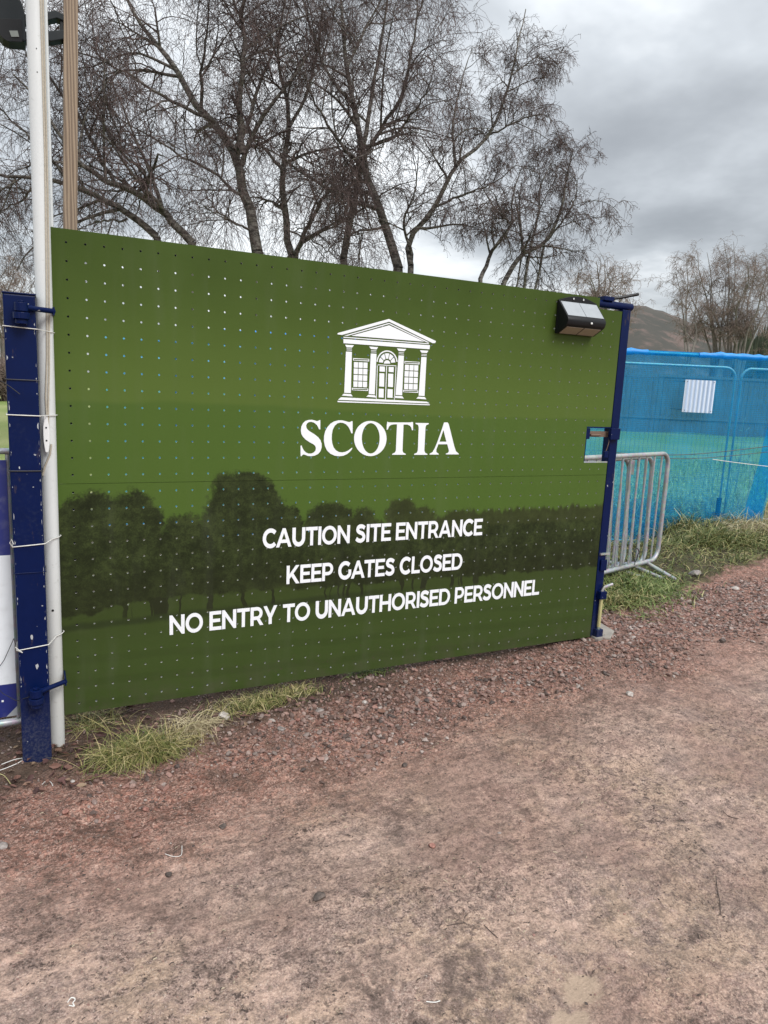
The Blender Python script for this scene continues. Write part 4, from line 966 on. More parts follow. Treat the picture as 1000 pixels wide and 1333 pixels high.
for j in range(nvv):
    v = j / (nvv - 1)
    for i in range(nu):
        x = 300 + 1000 * i / (nu - 1); y = np.interp(x, sx_, sy_)
        ptop_ = at(x, y, 620); h = ptop_[2] + 0.5 * math.sin(i * 1.3) + 0.4 * math.sin(i * 3.1)
        D = 330 + 290 * min(v * 1.35, 1) + 400 * max(0, v - 0.74) * 1
        b_ = at(x, 520, D); prof_ = math.sin(min(v * 1.35, 1) * math.pi / 2) ** 1.15 if v < 0.741 else 1 - 0.6 * (v - 0.741)
        zz_ = h * prof_ + 3.0 * math.sin(i * 0.7 + j * 0.9) * prof_ * (1 - prof_)
        V.append((b_[0], b_[1], zz_ - 1.5 * (1 - prof_)))
ix = np.arange(nu * nvv).reshape(nvv, nu)
o = mesh_np('hill', V, np.stack([ix[:-1, :-1], ix[:-1, 1:], ix[1:, 1:], ix[1:, :-1]], -1).reshape(-1, 4), HILLM, smooth=True); tag(o, kind='structure')

# ------------------------------------------------------------------ trees
def tubes(P, Rr, k):
    """P (M,n,3), Rr (M,n) -> verts, quads"""
    M_, n, _ = P.shape
    T = np.empty_like(P); T[:, 1:-1] = P[:, 2:] - P[:, :-2]; T[:, 0] = P[:, 1] - P[:, 0]; T[:, -1] = P[:, -1] - P[:, -2]
    T /= np.linalg.norm(T, axis=2, keepdims=True) + 1e-9
    ref = np.tile(np.array([0.31, 0.77, 0.55]), (M_, n, 1)); A = np.cross(T, ref); A /= np.linalg.norm(A, axis=2, keepdims=True) + 1e-9
    B = np.cross(T, A); an = np.arange(k) * 2 * np.pi / k
    V = P[:, :, None] + Rr[:, :, None, None] * (A[:, :, None] * np.cos(an)[:, None] + B[:, :, None] * np.sin(an)[:, None])
    id_ = np.arange(M_ * n * k).reshape(M_, n, k); nxt = np.roll(id_, -1, 2)
    Fq = np.stack([id_[:, :-1], nxt[:, :-1], nxt[:, 1:], id_[:, 1:]], -1).reshape(-1, 4)
    return V.reshape(-1, 3), Fq
def unit(v): return v / (np.linalg.norm(v, axis=-1, keepdims=True) + 1e-9)
def spawn(rg, P, Rr, cnt, Lr, n, out, upb, droop, wig, rk, rtip, t0=0.12, rmin=0.0):
    M_, np_, _ = P.shape; N = M_ * cnt; pi = np.repeat(np.arange(M_), cnt)
    t = rg.uniform(t0, 1.0, N); fi = t * (np_ - 1); i0 = np.minimum(fi.astype(int), np_ - 2); fr = (fi - i0)[:, None]
    st = P[pi, i0] * (1 - fr) + P[pi, i0 + 1] * fr; rad = Rr[pi, i0] * (1 - fr[:, 0]) + Rr[pi, i0 + 1] * fr[:, 0]
    tan = unit(P[pi, i0 + 1] - P[pi, i0]); rnd = rg.normal(size=(N, 3)); perp = unit(rnd - tan * (rnd * tan).sum(1, keepdims=True))
    d = unit(tan * (1 - out) + perp * out * 1.25 + np.array([0, 0, upb]))
    L = rg.uniform(*Lr, N) * (1.15 - 0.55 * t)
    pts = np.empty((N, n, 3)); pts[:, 0] = st; sl_ = (L / (n - 1))[:, None]
    for i in range(1, n):
        d = unit(d + rg.normal(size=(N, 3)) * wig + np.array([0, 0, -droop * i / n])); pts[:, i] = pts[:, i - 1] + d * sl_
    r0 = np.maximum(np.minimum(rad * rk, rad * 0.9), rmin); r1 = np.maximum(r0 * 0.25, rtip)
    rr = r0[:, None] * np.linspace(1, 0, n)[None] + r1[:, None] * np.linspace(0, 1, n)[None]
    return pts, rr
def smooth_limb(pts, n, rg, jit):
    P = np.array(catmull(pts, 6)); d = np.r_[0, np.cumsum(np.linalg.norm(np.diff(P, axis=0), axis=1))]
    u = np.linspace(0, d[-1], n); Q = np.stack([np.interp(u, d, P[:, i]) for i in range(3)], -1)
    nz_ = rg.normal(size=(n, 3)) * jit; nz_[0] = 0; return Q + nz_
def m_bark(t, b):
    p = t.pos(); n = t.noise(t.vmul(p, (1, 1, 2.5)), 9, 5, 0.65); n2 = t.noise(p, 3, 4)
    col = t.mix(t.step(n, 0.42, 0.60), (0.040, 0.033, 0.028), (0.165, 0.15, 0.13)); col = t.mix(t.mul(t.step(n2, 0.5, 0.7), 0.6), col, (0.06, 0.062, 0.032))
    setp(t, b, col, 0.9, normal=t.bump(n, 0.5, 0.02))
BARK = mat('birch_bark', m_bark)
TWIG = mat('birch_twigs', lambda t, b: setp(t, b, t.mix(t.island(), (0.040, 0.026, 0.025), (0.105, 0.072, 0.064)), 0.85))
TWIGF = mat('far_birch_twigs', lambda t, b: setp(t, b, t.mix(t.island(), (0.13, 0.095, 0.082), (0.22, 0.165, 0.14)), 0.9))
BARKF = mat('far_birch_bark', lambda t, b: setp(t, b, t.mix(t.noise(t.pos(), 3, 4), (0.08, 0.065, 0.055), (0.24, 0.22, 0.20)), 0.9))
def tree(name, label, limbs, D, r0, seed, dens=1.0, base=None, twig_r=0.0028, far=False, spread=1.0, group='birch trees', trunk_k=10):
    """limbs: list of (pixel polyline, start radius, depth drift)"""
    rg = np.random.default_rng(seed); LP = []; LR = []
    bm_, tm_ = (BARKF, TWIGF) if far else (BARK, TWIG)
    for pl_, rs, dd in limbs:
        n = len(pl_); P = [at(x, y, D + dd * i / max(1, n - 1)) for i, (x, y) in enumerate(pl_)]
        LP.append((P, rs))
    b0 = base if base is not None else LP[0][0][0]
    gz_ = float(gh(b0[0], b0[1], False))
    root = empty(name, (float(b0[0]), float(b0[1]), gz_), label, 'tree', group)
    Vs = []; Fs = []; off = 0; NL = 18; PL = []; RL = []
    for i, (P, rs) in enumerate(LP):
        if i == 0 or True:
            s0 = np.array(P[0])
        Q = smooth_limb([tuple(p) for p in P], NL, rg, 0.014 * spread); rs = rs * (0.84 if not far else 1.0); rr = np.linspace(rs, max(rs * 0.16, twig_r * 2.2), NL) 
        PL.append(Q); RL.append(rr)
        # stem from the ground up to where this limb comes into view
        if limbs[i][0][0][1] > 300 and not far or (far and i >= 0 and P[0][2] - gz_ > 0.15 and limbs[i][0][0][1] > 430):
            g0 = np.array([b0[0] + 0.25 * (s0[0] - b0[0]), b0[1] + 0.25 * (s0[1] - b0[1]), gz_ - 0.15]); v_ = (np.array(P[0]) - np.array(P[1])); 
            mid = (g0 + s0) / 2 + 0.12 * v_ * np.array([1, 1, 0]); st = smooth_limb([tuple(g0), tuple(mid), tuple(s0)], 10, rg, 0.008)
            V, Fq = tubes(st[None], np.linspace(rs * 1.35, rs, 10)[None], trunk_k); Vs.append(V); Fs.append(Fq + off); off += len(V)
    PL = np.array(PL); RL = np.array(RL)
    V, Fq = tubes(PL, RL, trunk_k); Vs.append(V); Fs.append(Fq + off); off += len(V)
    c = lambda k: max(1, int(round(k * dens)))
    S = spread
    P2, R2 = spawn(rg, PL, RL, c(10), (1.0 * S, 2.5 * S), 8, 0.55, 0.28, 0.10, 0.13, 0.62, twig_r * 1.6, 0.10, twig_r * 2.2)
    V, Fq = tubes(P2, R2, 6); Vs.append(V); Fs.append(Fq + off); off += len(V)
    o = mesh_np('trunk', np.concatenate(Vs), np.concatenate(Fs), bm_, root, smooth=True); o.matrix_parent_inverse = Matrix.Translation(-Vector(root.location))
    Vs = []; Fs = []; off = 0
    PA = P2; RA = R2
    P3_, R3 = spawn(rg, P2, R2, c(8), (0.5 * S, 1.4 * S), 6, 0.6, 0.12, 0.28, 0.17, 0.6, twig_r * 1.2, 0.12, twig_r * 1.5)
    V, Fq = tubes(P3_, R3, 4); Vs.append(V); Fs.append(Fq + off); off += len(V)
    P4, R4 = spawn(rg, P3_, R3, c(5), (0.3 * S, 0.9 * S), 5, 0.6, 0.0, 0.6, 0.22, 0.7, twig_r * 0.9, 0.1, twig_r * 1.1)
    V, Fq = tubes(P4, R4, 3); Vs.append(V); Fs.append(Fq + off); off += len(V)
    P4b, R4b = spawn(rg, P2, R2, c(5), (0.25 * S, 0.7 * S), 5, 0.65, 0.05, 0.5, 0.22, 0.6, twig_r * 0.9, 0.1, twig_r * 1.1)
    V, Fq = tubes(P4b, R4b, 3); Vs.append(V); Fs.append(Fq + off); off += len(V)
    P4 = np.concatenate([P4, P4b]); R4 = np.concatenate([R4, R4b])
    P5, R5 = spawn(rg, P4, R4, c(6.4 if not far else 3), (0.12 * S, 0.45 * S), 3, 0.6, -0.1, 0.9, 0.25, 0.8, twig_r * 0.75, 0.1, twig_r * 0.9)
    V, Fq = tubes(P5, R5, 3); Vs.append(V); Fs.append(Fq + off); off += len(V)
    # catkins and last curled leaves
    nS = int(len(P5) * (0.8 if not far else 0.2)); pk = rg.integers(0, len(P5), nS); cP = P5[pk, -1] + rg.normal(size=(nS, 3)) * 0.01
    a = unit(rg.normal(size=(nS, 3)) + np.array([0, 0, -0.8])) * (rg.uniform(0.010, 0.022, nS) * (1 if not far else 2))[:, None]
    b_ = unit(np.cross(a, rg.normal(size=(nS, 3)))) * (rg.uniform(0.004, 0.009, nS) * (1 if not far else 2))[:, None]
    V = np.stack([cP, cP + a * 0.5 + b_, cP + a, cP + a * 0.5 - b_], 1).reshape(-1, 3); Fq = np.arange(nS * 4).reshape(-1, 4); Vs.append(V); Fs.append(Fq + off); off += len(V)
    o = mesh_np('crown', np.concatenate(Vs), np.concatenate(Fs), tm_, root); o.matrix_parent_inverse = Matrix.Translation(-Vector(root.location))
    print('TREE', label[:30], off)
    return root, off

tree('birch_tree', 'tall bare birch whose mossy trunk rises above the gate left of centre', [
    ([(335, 328), (327, 280), (317, 245), (310, 215), (300, 190), (280, 160), (255, 135), (235, 100), (215, 70), (190, 40), (165, 0), (150, -60)], 0.125, 1.0),
    ([(317, 200), (312, 160), (313, 120), (317, 85), (319, 50), (313, 20), (318, -20), (322, -110)], 0.075, -0.6),
    ([(305, 195), (322, 165), (335, 120), (350, 80), (372, 30), (385, -40)], 0.05, 1.5),
    ([(280, 160), (240, 140), (205, 122), (165, 95), (120, 75), (70, 60)], 0.045, -1.6),
    ([(262, 142), (262, 90), (270, 40), (275, -30)], 0.04, -1.0),
    ([(322, 265), (285, 230), (240, 205), (200, 180), (165, 160), (120, 130)], 0.035, -1.5),
    ([(330, 300), (295, 285), (275, 265), (262, 235)], 0.028, -0.8)], 13.0, 0.13, 11, 0.86)
tree('birch_tree', 'bare birch with a forked stem just left of the emblem', [
    ([(380, 333), (372, 285), (368, 240), (371, 200), (377, 165), (373, 125), (362, 85), (365, 40), (372, -30)], 0.085, 0.8),
    ([(385, 330), (400, 295), (418, 265), (440, 228), (456, 203)], 0.06, -0.8),
    ([(370, 225), (345, 195), (325, 172), (320, 150)], 0.045, 0.6),
    ([(377, 165), (400, 120), (412, 70), (420, 10), (430, -50)], 0.04, 1.2),
    ([(375, 300), (400, 310), (425, 325), (440, 338)], 0.022, -0.6)], 13.6, 0.09, 23, 0.85)
tree('birch_tree', 'bare birch with long limbs sweeping low to the left behind the timber post', [
    ([(250, 316), (212, 277), (178, 252), (150, 240), (112, 220), (85, 185), (55, 140), (20, 100)], 0.085, -1.5),
    ([(204, 308), (172, 281), (140, 262), (102, 245), (60, 232), (0, 228), (-60, 215)], 0.075, -1.0),
    ([(178, 252), (190, 225), (165, 205), (140, 170), (118, 120), (105, 60)], 0.038, -1.0),
    ([(150, 240), (110, 165), (60, 90), (30, 20), (20, -40)], 0.04, -1.5),
    ([(60, 232), (25, 262), (-20, 285)], 0.03, 0.5),
    ([(165, 285), (130, 288), (100, 300)], 0.024, -0.8),
    ([(102, 245), (60, 200), (10, 150), (-40, 110)], 0.032, -0.8)], 12.2, 0.09, 37, 0.80)
tree('birch_tree', 'largest bare birch with a dense crown rising above the emblem', [
    ([(519, 350), (503, 297), (488, 261), (476, 225), (472, 193), (460, 135), (451, 90), (446, 22), (440, -60)], 0.105, 0.5),
    ([(447, 338), (456, 292), (463, 252), (470, 216), (478, 160), (490, 90), (502, 20), (510, -60)], 0.08, 1.2),
    ([(474, 205), (500, 160), (525, 120), (535, 70), (542, 20), (545, -50)], 0.05, -1.0),
    ([(472, 193), (510, 180), (535, 150), (552, 125), (565, 100)], 0.042, -1.4),
    ([(460, 135), (430, 100), (410, 50), (395, 0), (385, -50)], 0.042, 1.0),
    ([(451, 90), (475, 40), (500, -10), (515, -60)], 0.035, 1.0),
    ([(470, 216), (445, 190), (420, 150), (400, 110), (390, 60)], 0.042, -1.0),
    ([(503, 297), (470, 300), (445, 312), (420, 330)], 0.03, -0.8)], 13.2, 0.11, 52, 0.86, spread=0.88)
tree('birch_tree', 'slender bare birch limb leaning right over the middle of the gate', [
    ([(535, 346), (533, 312), (566, 270), (593, 216), (638, 175), (665, 99), (679, 36), (684, 12)], 0.065, 0.8),
    ([(566, 270), (600, 255), (640, 240), (672, 215)], 0.028, -0.8),
    ([(593, 216), (590, 165), (600, 110), (615, 60)], 0.035, 1.2),
    ([(638, 175), (670, 160), (695, 150), (715, 150)], 0.022, -0.6),
    ([(665, 99), (690, 80), (705, 70)], 0.016, 0.2),
    ([(536, 330), (525, 290), (540, 250), (545, 200)], 0.035, -0.8)], 12.9, 0.07, 64, 0.80, spread=0.5)
tree('birch_tree', 'small drooping bare birch above the right part of the gate', [
    ([(656, 368), (679, 333), (710, 315), (730, 275), (736, 240), (742, 210), (746, 195)], 0.055, -0.4),
    ([(625, 364), (643, 324), (665, 292), (668, 252), (680, 215)], 0.045, 0.8),
    ([(690, 325), (700, 280), (705, 240), (722, 205)], 0.03, 0.8),
    ([(710, 315), (735, 285), (748, 262), (752, 235)], 0.024, -0.4),
    ([(665, 292), (640, 265), (625, 235)], 0.022, -0.5),
    ([(679, 333), (708, 335), (730, 332)], 0.018, 0.4)], 12.4, 0.055, 78, 0.80, spread=0.46)

def far_tree(name, label, xb, yb, xt, yt, D, n, width, seed, lean=0.0, dens=0.8, twig=0.0052, S=0.8, rs=0.085, group='distant birches'):
    rg = np.random.default_rng(seed); L = []
    for i in range(n):
        u = (i + 0.5) / n - 0.5
        x1 = xt + u * width + rg.normal() * 3; y1 = yt + 14 + abs(u) ** 1.5 * (yb - yt) * 0.9 + rg.uniform(0, 10)
        xs0 = xb + u * width * 0.18; k = 5
        L.append(([(xs0 + (x1 - xs0) * (q ** 1.3) + rg.normal() * 2.4 * (q > 0), yb + (y1 - yb) * q) for q in np.linspace(0, 1, k)], rs * (1 - 0.5 * abs(u)), rg.normal() * 1.5))
    return tree(name, label, L, D, rs, seed, dens, twig_r=twig, far=True, spread=S, group=group, trunk_k=6)
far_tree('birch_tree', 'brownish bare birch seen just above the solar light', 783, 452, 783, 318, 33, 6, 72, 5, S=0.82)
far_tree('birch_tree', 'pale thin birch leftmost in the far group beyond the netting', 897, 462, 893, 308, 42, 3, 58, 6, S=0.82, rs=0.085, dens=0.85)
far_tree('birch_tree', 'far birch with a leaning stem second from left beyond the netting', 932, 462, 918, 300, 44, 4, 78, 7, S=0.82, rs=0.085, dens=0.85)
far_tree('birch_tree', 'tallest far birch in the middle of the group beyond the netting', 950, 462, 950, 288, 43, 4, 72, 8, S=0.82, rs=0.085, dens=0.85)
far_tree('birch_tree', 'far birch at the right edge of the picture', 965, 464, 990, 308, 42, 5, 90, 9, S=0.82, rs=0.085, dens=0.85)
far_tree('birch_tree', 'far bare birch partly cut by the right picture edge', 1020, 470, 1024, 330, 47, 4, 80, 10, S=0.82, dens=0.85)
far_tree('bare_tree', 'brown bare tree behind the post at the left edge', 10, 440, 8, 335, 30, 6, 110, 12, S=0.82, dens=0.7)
# scrub and a far strip of conifers
def bush(name, label, x, ybase, D, w_, h_, seed, n=2600, m=TWIGF, group='field scrub'):
    rg = np.random.default_rng(seed); c = at(x, ybase, D); zg = float(gh(c[0], c[1], False))
    L = 60; st = np.tile(np.array([c[0], c[1], zg]), (L, 1)) + rg.normal(size=(L, 3)) * np.array([w_ * .25, w_ * .25, 0])
    d = unit(rg.normal(size=(L, 3)) * np.array([0.5, 0.5, 0.1]) + np.array([0, 0, 1])); P = st[:, None] + d[:, None] * (np.linspace(0, 1, 6)[None, :, None] * rg.uniform(.5, 1, (L, 1, 1)) * h_)
    P[:, 0, 2] = zg - 0.05
    Rr = np.tile(np.linspace(0.03, 0.012, 6), (L, 1)); V1, F1 = tubes(P, Rr, 4)
    P2, R2 = spawn(rg, P, Rr, max(1, n // 260), (0.2 * h_, 0.5 * h_), 5, .5, .2, .2, .2, .7, 0.009); V2, F2 = tubes(P2, R2, 3)
    P3x, R3x = spawn(rg, P2, R2, 5, (0.1 * h_, 0.28 * h_), 4, .5, .1, .2, .2, .7, 0.008); V3, F3 = tubes(P3x, R3x, 3)
    V = np.concatenate([V1, V2, V3]); Fq = np.concatenate([F1, F2 + len(V1), F3 + len(V1) + len(V2)])
    root = empty(name, (c[0], c[1], zg), label, 'shrub', group)
    o = mesh_np('branches', V, Fq, m, root); o.matrix_parent_inverse = Matrix.Translation(-Vector(root.location))
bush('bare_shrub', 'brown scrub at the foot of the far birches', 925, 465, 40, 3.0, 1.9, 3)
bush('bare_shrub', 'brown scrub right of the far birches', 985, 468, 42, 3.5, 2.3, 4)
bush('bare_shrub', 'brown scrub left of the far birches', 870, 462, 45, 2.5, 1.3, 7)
bush('bare_shrub', 'dark scrub low behind the gate post at the left edge', 12, 470, 26, 2.2, 1.8, 5)
CONI = mat('dark_conifers', lambda t, b: setp(t, b, t.mix(t.island(), (0.018, 0.026, 0.014), (0.04, 0.05, 0.026)), 0.9))
V = []; Fq = []; rg = np.random.default_rng(2)
for k in range(260):
    x = rg.uniform(955, 1130); D = rg.uniform(150, 190); c = at(x, 500, D); h = rg.uniform(13, 19); r = h * 0.16
    for lv in range(6):
        zb_ = h * (0.08 + lv * 0.145); rr = r * (1 - lv / 6.5); n0 = len(V)
        for q in range(7):
            a = q * 2 * math.pi / 7 + rg.uniform(-.2, .2); V.append((c[0] + rr * math.cos(a) * rg.uniform(.7, 1.2), c[1] + rr * math.sin(a), zb_ - rg.uniform(0, .8)))
        V.append((c[0], c[1], zb_ + h * 0.26))
        for q in range(7): Fq.append((n0 + q, n0 + (q + 1) % 7, n0 + 7))
tag(mesh_np('distant_wood', V, np.array(Fq), CONI), 'dark far strip of conifers at the right edge', 'wood', kind='stuff')

# ------------------------------------------------------------------ gravel, stones, litter, grass
ICO_t = (1 + 5 ** .5) / 2
IV = np.array([(-1, ICO_t, 0), (1, ICO_t, 0), (-1, -ICO_t, 0), (1, -ICO_t, 0), (0, -1, ICO_t), (0, 1, ICO_t), (0, -1, -ICO_t), (0, 1, -ICO_t), (ICO_t, 0, -1), (ICO_t, 0, 1), (-ICO_t, 0, -1), (-ICO_t, 0, 1)]) / 1.902
IF = np.array([(0, 11, 5), (0, 5, 1), (0, 1, 7), (0, 7, 10), (0, 10, 11), (1, 5, 9), (5, 11, 4), (11, 10, 2), (10, 7, 6), (7, 1, 8), (3, 9, 4), (3, 4, 2), (3, 2, 6), (3, 6, 8), (3, 8, 9), (4, 9, 5), (2, 4, 11), (6, 2, 10), (8, 6, 7), (9, 8, 1)])
def m_stone(t, b):
    r = t.island(); p = t.pos(); n = t.noise(p, 140, 4, 0.6)
    c = t.ramp(r, [(0, (0.035, 0.028, 0.025)), (0.22, (0.13, 0.078, 0.063)), (0.42, (0.25, 0.13, 0.105)), (0.56, (0.22, 0.18, 0.16)), (0.78, (0.34, 0.175, 0.14)), (0.9, (0.34, 0.24, 0.205)), (1, (0.40, 0.35, 0.32))])
    setp(t, b, t.mix(t.mul(n, 0.45), c, (0.14, 0.10, 0.085)), 0.72, normal=t.bump(n, 0.5, 0.004))
STONE = mat('mixed_gravel', m_stone)
OV = np.array([(1, 0, 0), (0, 1, 0), (-1, 0, 0), (0, -1, 0), (0, 0, 1), (0, 0, -1)], float)
OF = np.array([(0, 1, 4), (1, 2, 4), (2, 3, 4), (3, 0, 4), (1, 0, 5), (2, 1, 5), (3, 2, 5), (0, 3, 5)])
def stone_field(name, x, y, size, rg, flat=0.62, sink=0.25, IV=IV, IF=IF):
    NV = len(IV); n = len(x); Rm = rg.uniform(0.62, 1.3, (n, NV, 1)); V = IV[None] * Rm
    sc = np.stack([rg.uniform(.8, 1.35, n), rg.uniform(.65, 1.0, n), rg.uniform(flat * .7, flat * 1.2, n)], -1)
    V = V * sc[:, None]; a = rg.uniform(0, 6.28, n); ca, sa = np.cos(a)[:, None], np.sin(a)[:, None]
    tl = rg.normal(0, .35, n)[:, None]
    xx = V[..., 0] * np.cos(tl) + V[..., 2] * np.sin(tl); zz_ = -V[..., 0] * np.sin(tl) + V[..., 2] * np.cos(tl)
    V = np.stack([xx * ca - V[..., 1] * sa, xx * sa + V[..., 1] * ca, zz_], -1) * (size / 2)[:, None, None]
    z = gh(x, y) + size * 0.5 * flat * (1 - 2 * sink); V = V + np.stack([x, y, z], -1)[:, None]
    Fq = (IF[None] + (np.arange(n) * NV)[:, None, None]).reshape(-1, 3)
    return V.reshape(-1, 3), Fq
rg = np.random.default_rng(77)
def pick(n, x0, x1, y0, y1, dens):
    x = rg.uniform(x0, x1, n); y = rg.uniform(y0, y1, n); k = rg.random(n) < dens(x, y); return x[k], y[k]
def dens_band(x, y):
    edge = -0.62 + 0.05 * x + 0.14 * vnoise(x, y, 1.6, 41) * 2
    d = sm(y, edge - 0.25, edge + 0.12) * (1 - sm(y, 0.12 + 0.25 * sm(x, 3.2, 3.8), 0.32 + 0.3 * sm(x, 3.2, 3.8)))
    d = d * (0.22 + 0.78 * sm(vnoise(x, y, 2.4, 43) + 0.25 * sm(x, 1.4, 2.6) * sm(y, -0.5, -0.15), -0.12, 0.25))
    return d * (0.25 + 0.75 * sm(x, 0.5, 1.5))
x, y = pick(30000, 0.1, 5.6, -1.0, 0.7, dens_band); s = 0.009 + 0.026 * rg.random(len(x)) ** 2.6
V, Fq = stone_field('g', x, y, s, rg); tag(mesh_np('gravel', V, Fq, STONE), 'loose pink and grey gravel along the foot of the gate', 'gravel', kind='stuff')
def dens_all(x, y): return 0.05 + 0.16 * sm(vnoise(x, y, 2.1, 47) + 0.5 * vnoise(x, y, 7, 48), -0.1, 0.3) + 0.50 * red_mask(x, y) * (0.25 + 0.75 * sm(vnoise(x, y, 3, 45), -0.2, 0.2))
x, y = pick(110000, -0.8, 6.2, -2.5, 0.35, dens_all); s = (0.0045 + 0.013 * rg.random(len(x)) ** 2.5) * (0.55 + 0.45 * red_mask(x, y))
V, Fq = stone_field('g', x, y, s, rg, 0.7, 0.25, OV, OF); tag(mesh_np('grit', V, Fq, STONE), 'fine red grit scattered over the track', 'grit', kind='stuff')
def m_bigstone(cols):
    def f(t, b):
        p = t.obj(); n = t.noise(p, 40, 5, 0.65); n2 = t.noise(p, 150, 3)
        setp(t, b, t.mix(t.step(n, 0.35, 0.65), cols[0], cols[1]), 0.8, normal=t.bump(t.add(n, t.mul(n2, 0.4)), 0.6, 0.006))
    return f
SM = [(mat('grey_stone', m_bigstone(((0.14, 0.12, 0.11), (0.32, 0.28, 0.26)))), 'grey'), (mat('red_stone', m_bigstone(((0.20, 0.09, 0.07), (0.38, 0.19, 0.15)))), 'reddish'), (mat('pale_stone', m_bigstone(((0.32, 0.28, 0.25), (0.52, 0.48, 0.45)))), 'pale'), (mat('dark_stone', m_bigstone(((0.05, 0.038, 0.033), (0.13, 0.10, 0.085)))), 'dark')]
def stone(px_, py_, size, kind, label, seed, group='loose stones'):
    q = gz(px_, py_, 0.0)
    for _ in range(4): q = gz(px_, py_, float(gh(q[0], q[1])))
    bm = bmesh.new(); bmesh.ops.create_icosphere(bm, subdivisions=2, radius=size / 2); r_ = random.Random(seed)
    sx1, sy1, sz1 = r_.uniform(.9, 1.3), r_.uniform(.7, 1), r_.uniform(.45, .75)
    pl_ = [(Vector((r_.gauss(0, 1), r_.gauss(0, 1), r_.gauss(0, 1))).normalized(), r_.uniform(.28, .42) * size) for _ in range(7)]
    for v in bm.verts:
        for n_, d_ in pl_:
            e = v.co.dot(n_) - d_
            if e > 0: v.co -= n_ * e
        v.co = Vector((v.co.x * sx1, v.co.y * sy1, v.co.z * sz1)); v.co += v.co.normalized() * r_.gauss(0, size * .008)
    me = bpy.data.meshes.new('stone'); bm.to_mesh(me); bm.free(); me.materials.append(SM[kind][0])
    me.polygons.foreach_set('use_smooth', [True] * len(me.polygons)); me.set_sharp_from_angle(angle=0.5)
    o = link(bpy.data.objects.new('stone', me)); o.location = (q[0], q[1], float(gh(q[0], q[1])) + size * 0.16); o.rotation_euler = (r_.uniform(-.2, .2), r_.uniform(-.2, .2), r_.uniform(0, 6.28))
    tag(o, label, 'stone', group)
stone(291, 935, 0.065, 2, 'pale stone between the two grass tufts under the gate', 1)
stone(366, 950, 0.04, 0, 'grey stone lying right of the small grass tuft', 2)
stone(388, 938, 0.03, 1, 'red stone on the gravel below the small grass tuft', 3)
stone(95, 1018, 0.022, 2, 'small white pebble in front of the white pole', 4)
stone(474, 916, 0.034, 2, 'pale pebble on the gravel below the word ENTRY', 5)
stone(416, 926, 0.036, 0, 'grey pebble on the dark soil below the gate centre', 6)
stone(437, 944, 0.026, 1, 'small red pebble below the gate centre', 7)
stone(527, 997, 0.034, 3, 'dark round stone on the red gravel below the centre', 8)
stone(416, 1170, 0.05, 3, 'dark clod on the track in the lower middle', 9)
stone(220, 1140, 0.03, 3, 'dark clod on the track in the lower left', 10)
stone(904, 750, 0.13, 0, 'flat grey stone at the edge of the verge grass', 11)
stone(957, 768, 0.07, 2, 'flat pale stone on the gravel near the right edge', 12)
stone(940, 836, 0.05, 3, 'dark lump on the gravel at the right', 13)
stone(562, 1102, 0.03, 1, 'red pebble on the track below the centre', 14)
stone(650, 1085, 0.014, 0, 'small grey pebble on the track right of centre', 15)
stone(86, 1058, 0.034, 1, 'reddish stone on the gravel at the lower left', 16)
stone(4, 1103, 0.035, 0, 'grey green stone at the left picture edge', 17)
stone(190, 1055, 0.03, 1, 'reddish stone on the gravel below the large grass tuft', 18)
stone(290, 1077, 0.03, 3, 'dark stone on the gravel left of the centre', 19)
stone(820, 905, 0.04, 2, 'pale flat stone on the track at the right', 20)

# litter of leaves and twigs by the post
LEAF = mat('dead_leaves', lambda t, b: setp(t, b, t.ramp(t.island(), [(0, (0.045, 0.025, 0.022)), (0.5, (0.10, 0.045, 0.04)), (0.8, (0.17, 0.085, 0.06)), (1, (0.24, 0.17, 0.11))]), 0.75))
def leaves(n, x0, x1, y0, y1, dens, smin, smax):
    x, y = pick(n, x0, x1, y0, y1, dens); n = len(x); s = rg.uniform(smin, smax, n); a = rg.uniform(0, 6.28, n)
    L = np.array([(-1, 0, 0), (-.3, .45, .18), (.35, .4, .15), (1, 0, .25), (.35, -.4, .2), (-.3, -.45, .1), (0, 0, -.02)])
    V = L[None] * np.array([1, 1, 1.0]) * s[:, None, None] / 2; V[..., 2] *= rg.uniform(.3, 2.0, (n, 1))
    tl = rg.normal(0, .5, n)[:, None]; xx = V[..., 0]; yy = V[..., 1] * np.cos(tl) - V[..., 2] * np.sin(tl); zz_ = V[..., 1] * np.sin(tl) + V[..., 2] * np.cos(tl)
    ca, sa = np.cos(a)[:, None], np.sin(a)[:, None]
    V = np.stack([xx * ca - yy * sa + x[:, None], xx * sa + yy * ca + y[:, None], zz_ + (gh(x, y) + 0.006 + rg.uniform(0, .012, n))[:, None]], -1)
    Fq = np.array([(0, 1, 6), (1, 2, 6), (2, 3, 6), (3, 4, 6), (4, 5, 6), (5, 0, 6)]); return V.reshape(-1, 3), (Fq[None] + (np.arange(n) * 7)[:, None, None]).reshape(-1, 3)
V, Fq = leaves(900, -0.5, 1.6, -0.42, 0.3, lambda x, y: 0.15 + 0.85 * sm(-np.abs(x - 0.0), -0.5, -0.1), 0.018, 0.055)
tag(mesh_np('leaf_litter', V, Fq, LEAF), 'dark dead leaves gathered round the foot of the post', 'leaves', kind='stuff')
V, Fq = leaves(2500, -0.5, 3.6, -2.0, 0.0, lambda x, y: 0.10 + 0.5 * sm(vnoise(x, y, 2.2, 61), 0.1, 0.3), 0.004, 0.016)
tag(mesh_np('debris_crumbs', V, Fq, mat('dark_crumbs', lambda t, b: setp(t, b, t.mix(t.island(), (0.03, 0.022, 0.02), (0.12, 0.085, 0.07)), 0.85))), 'dark crumbs of bark and mud trodden into the track', 'debris', kind='stuff')
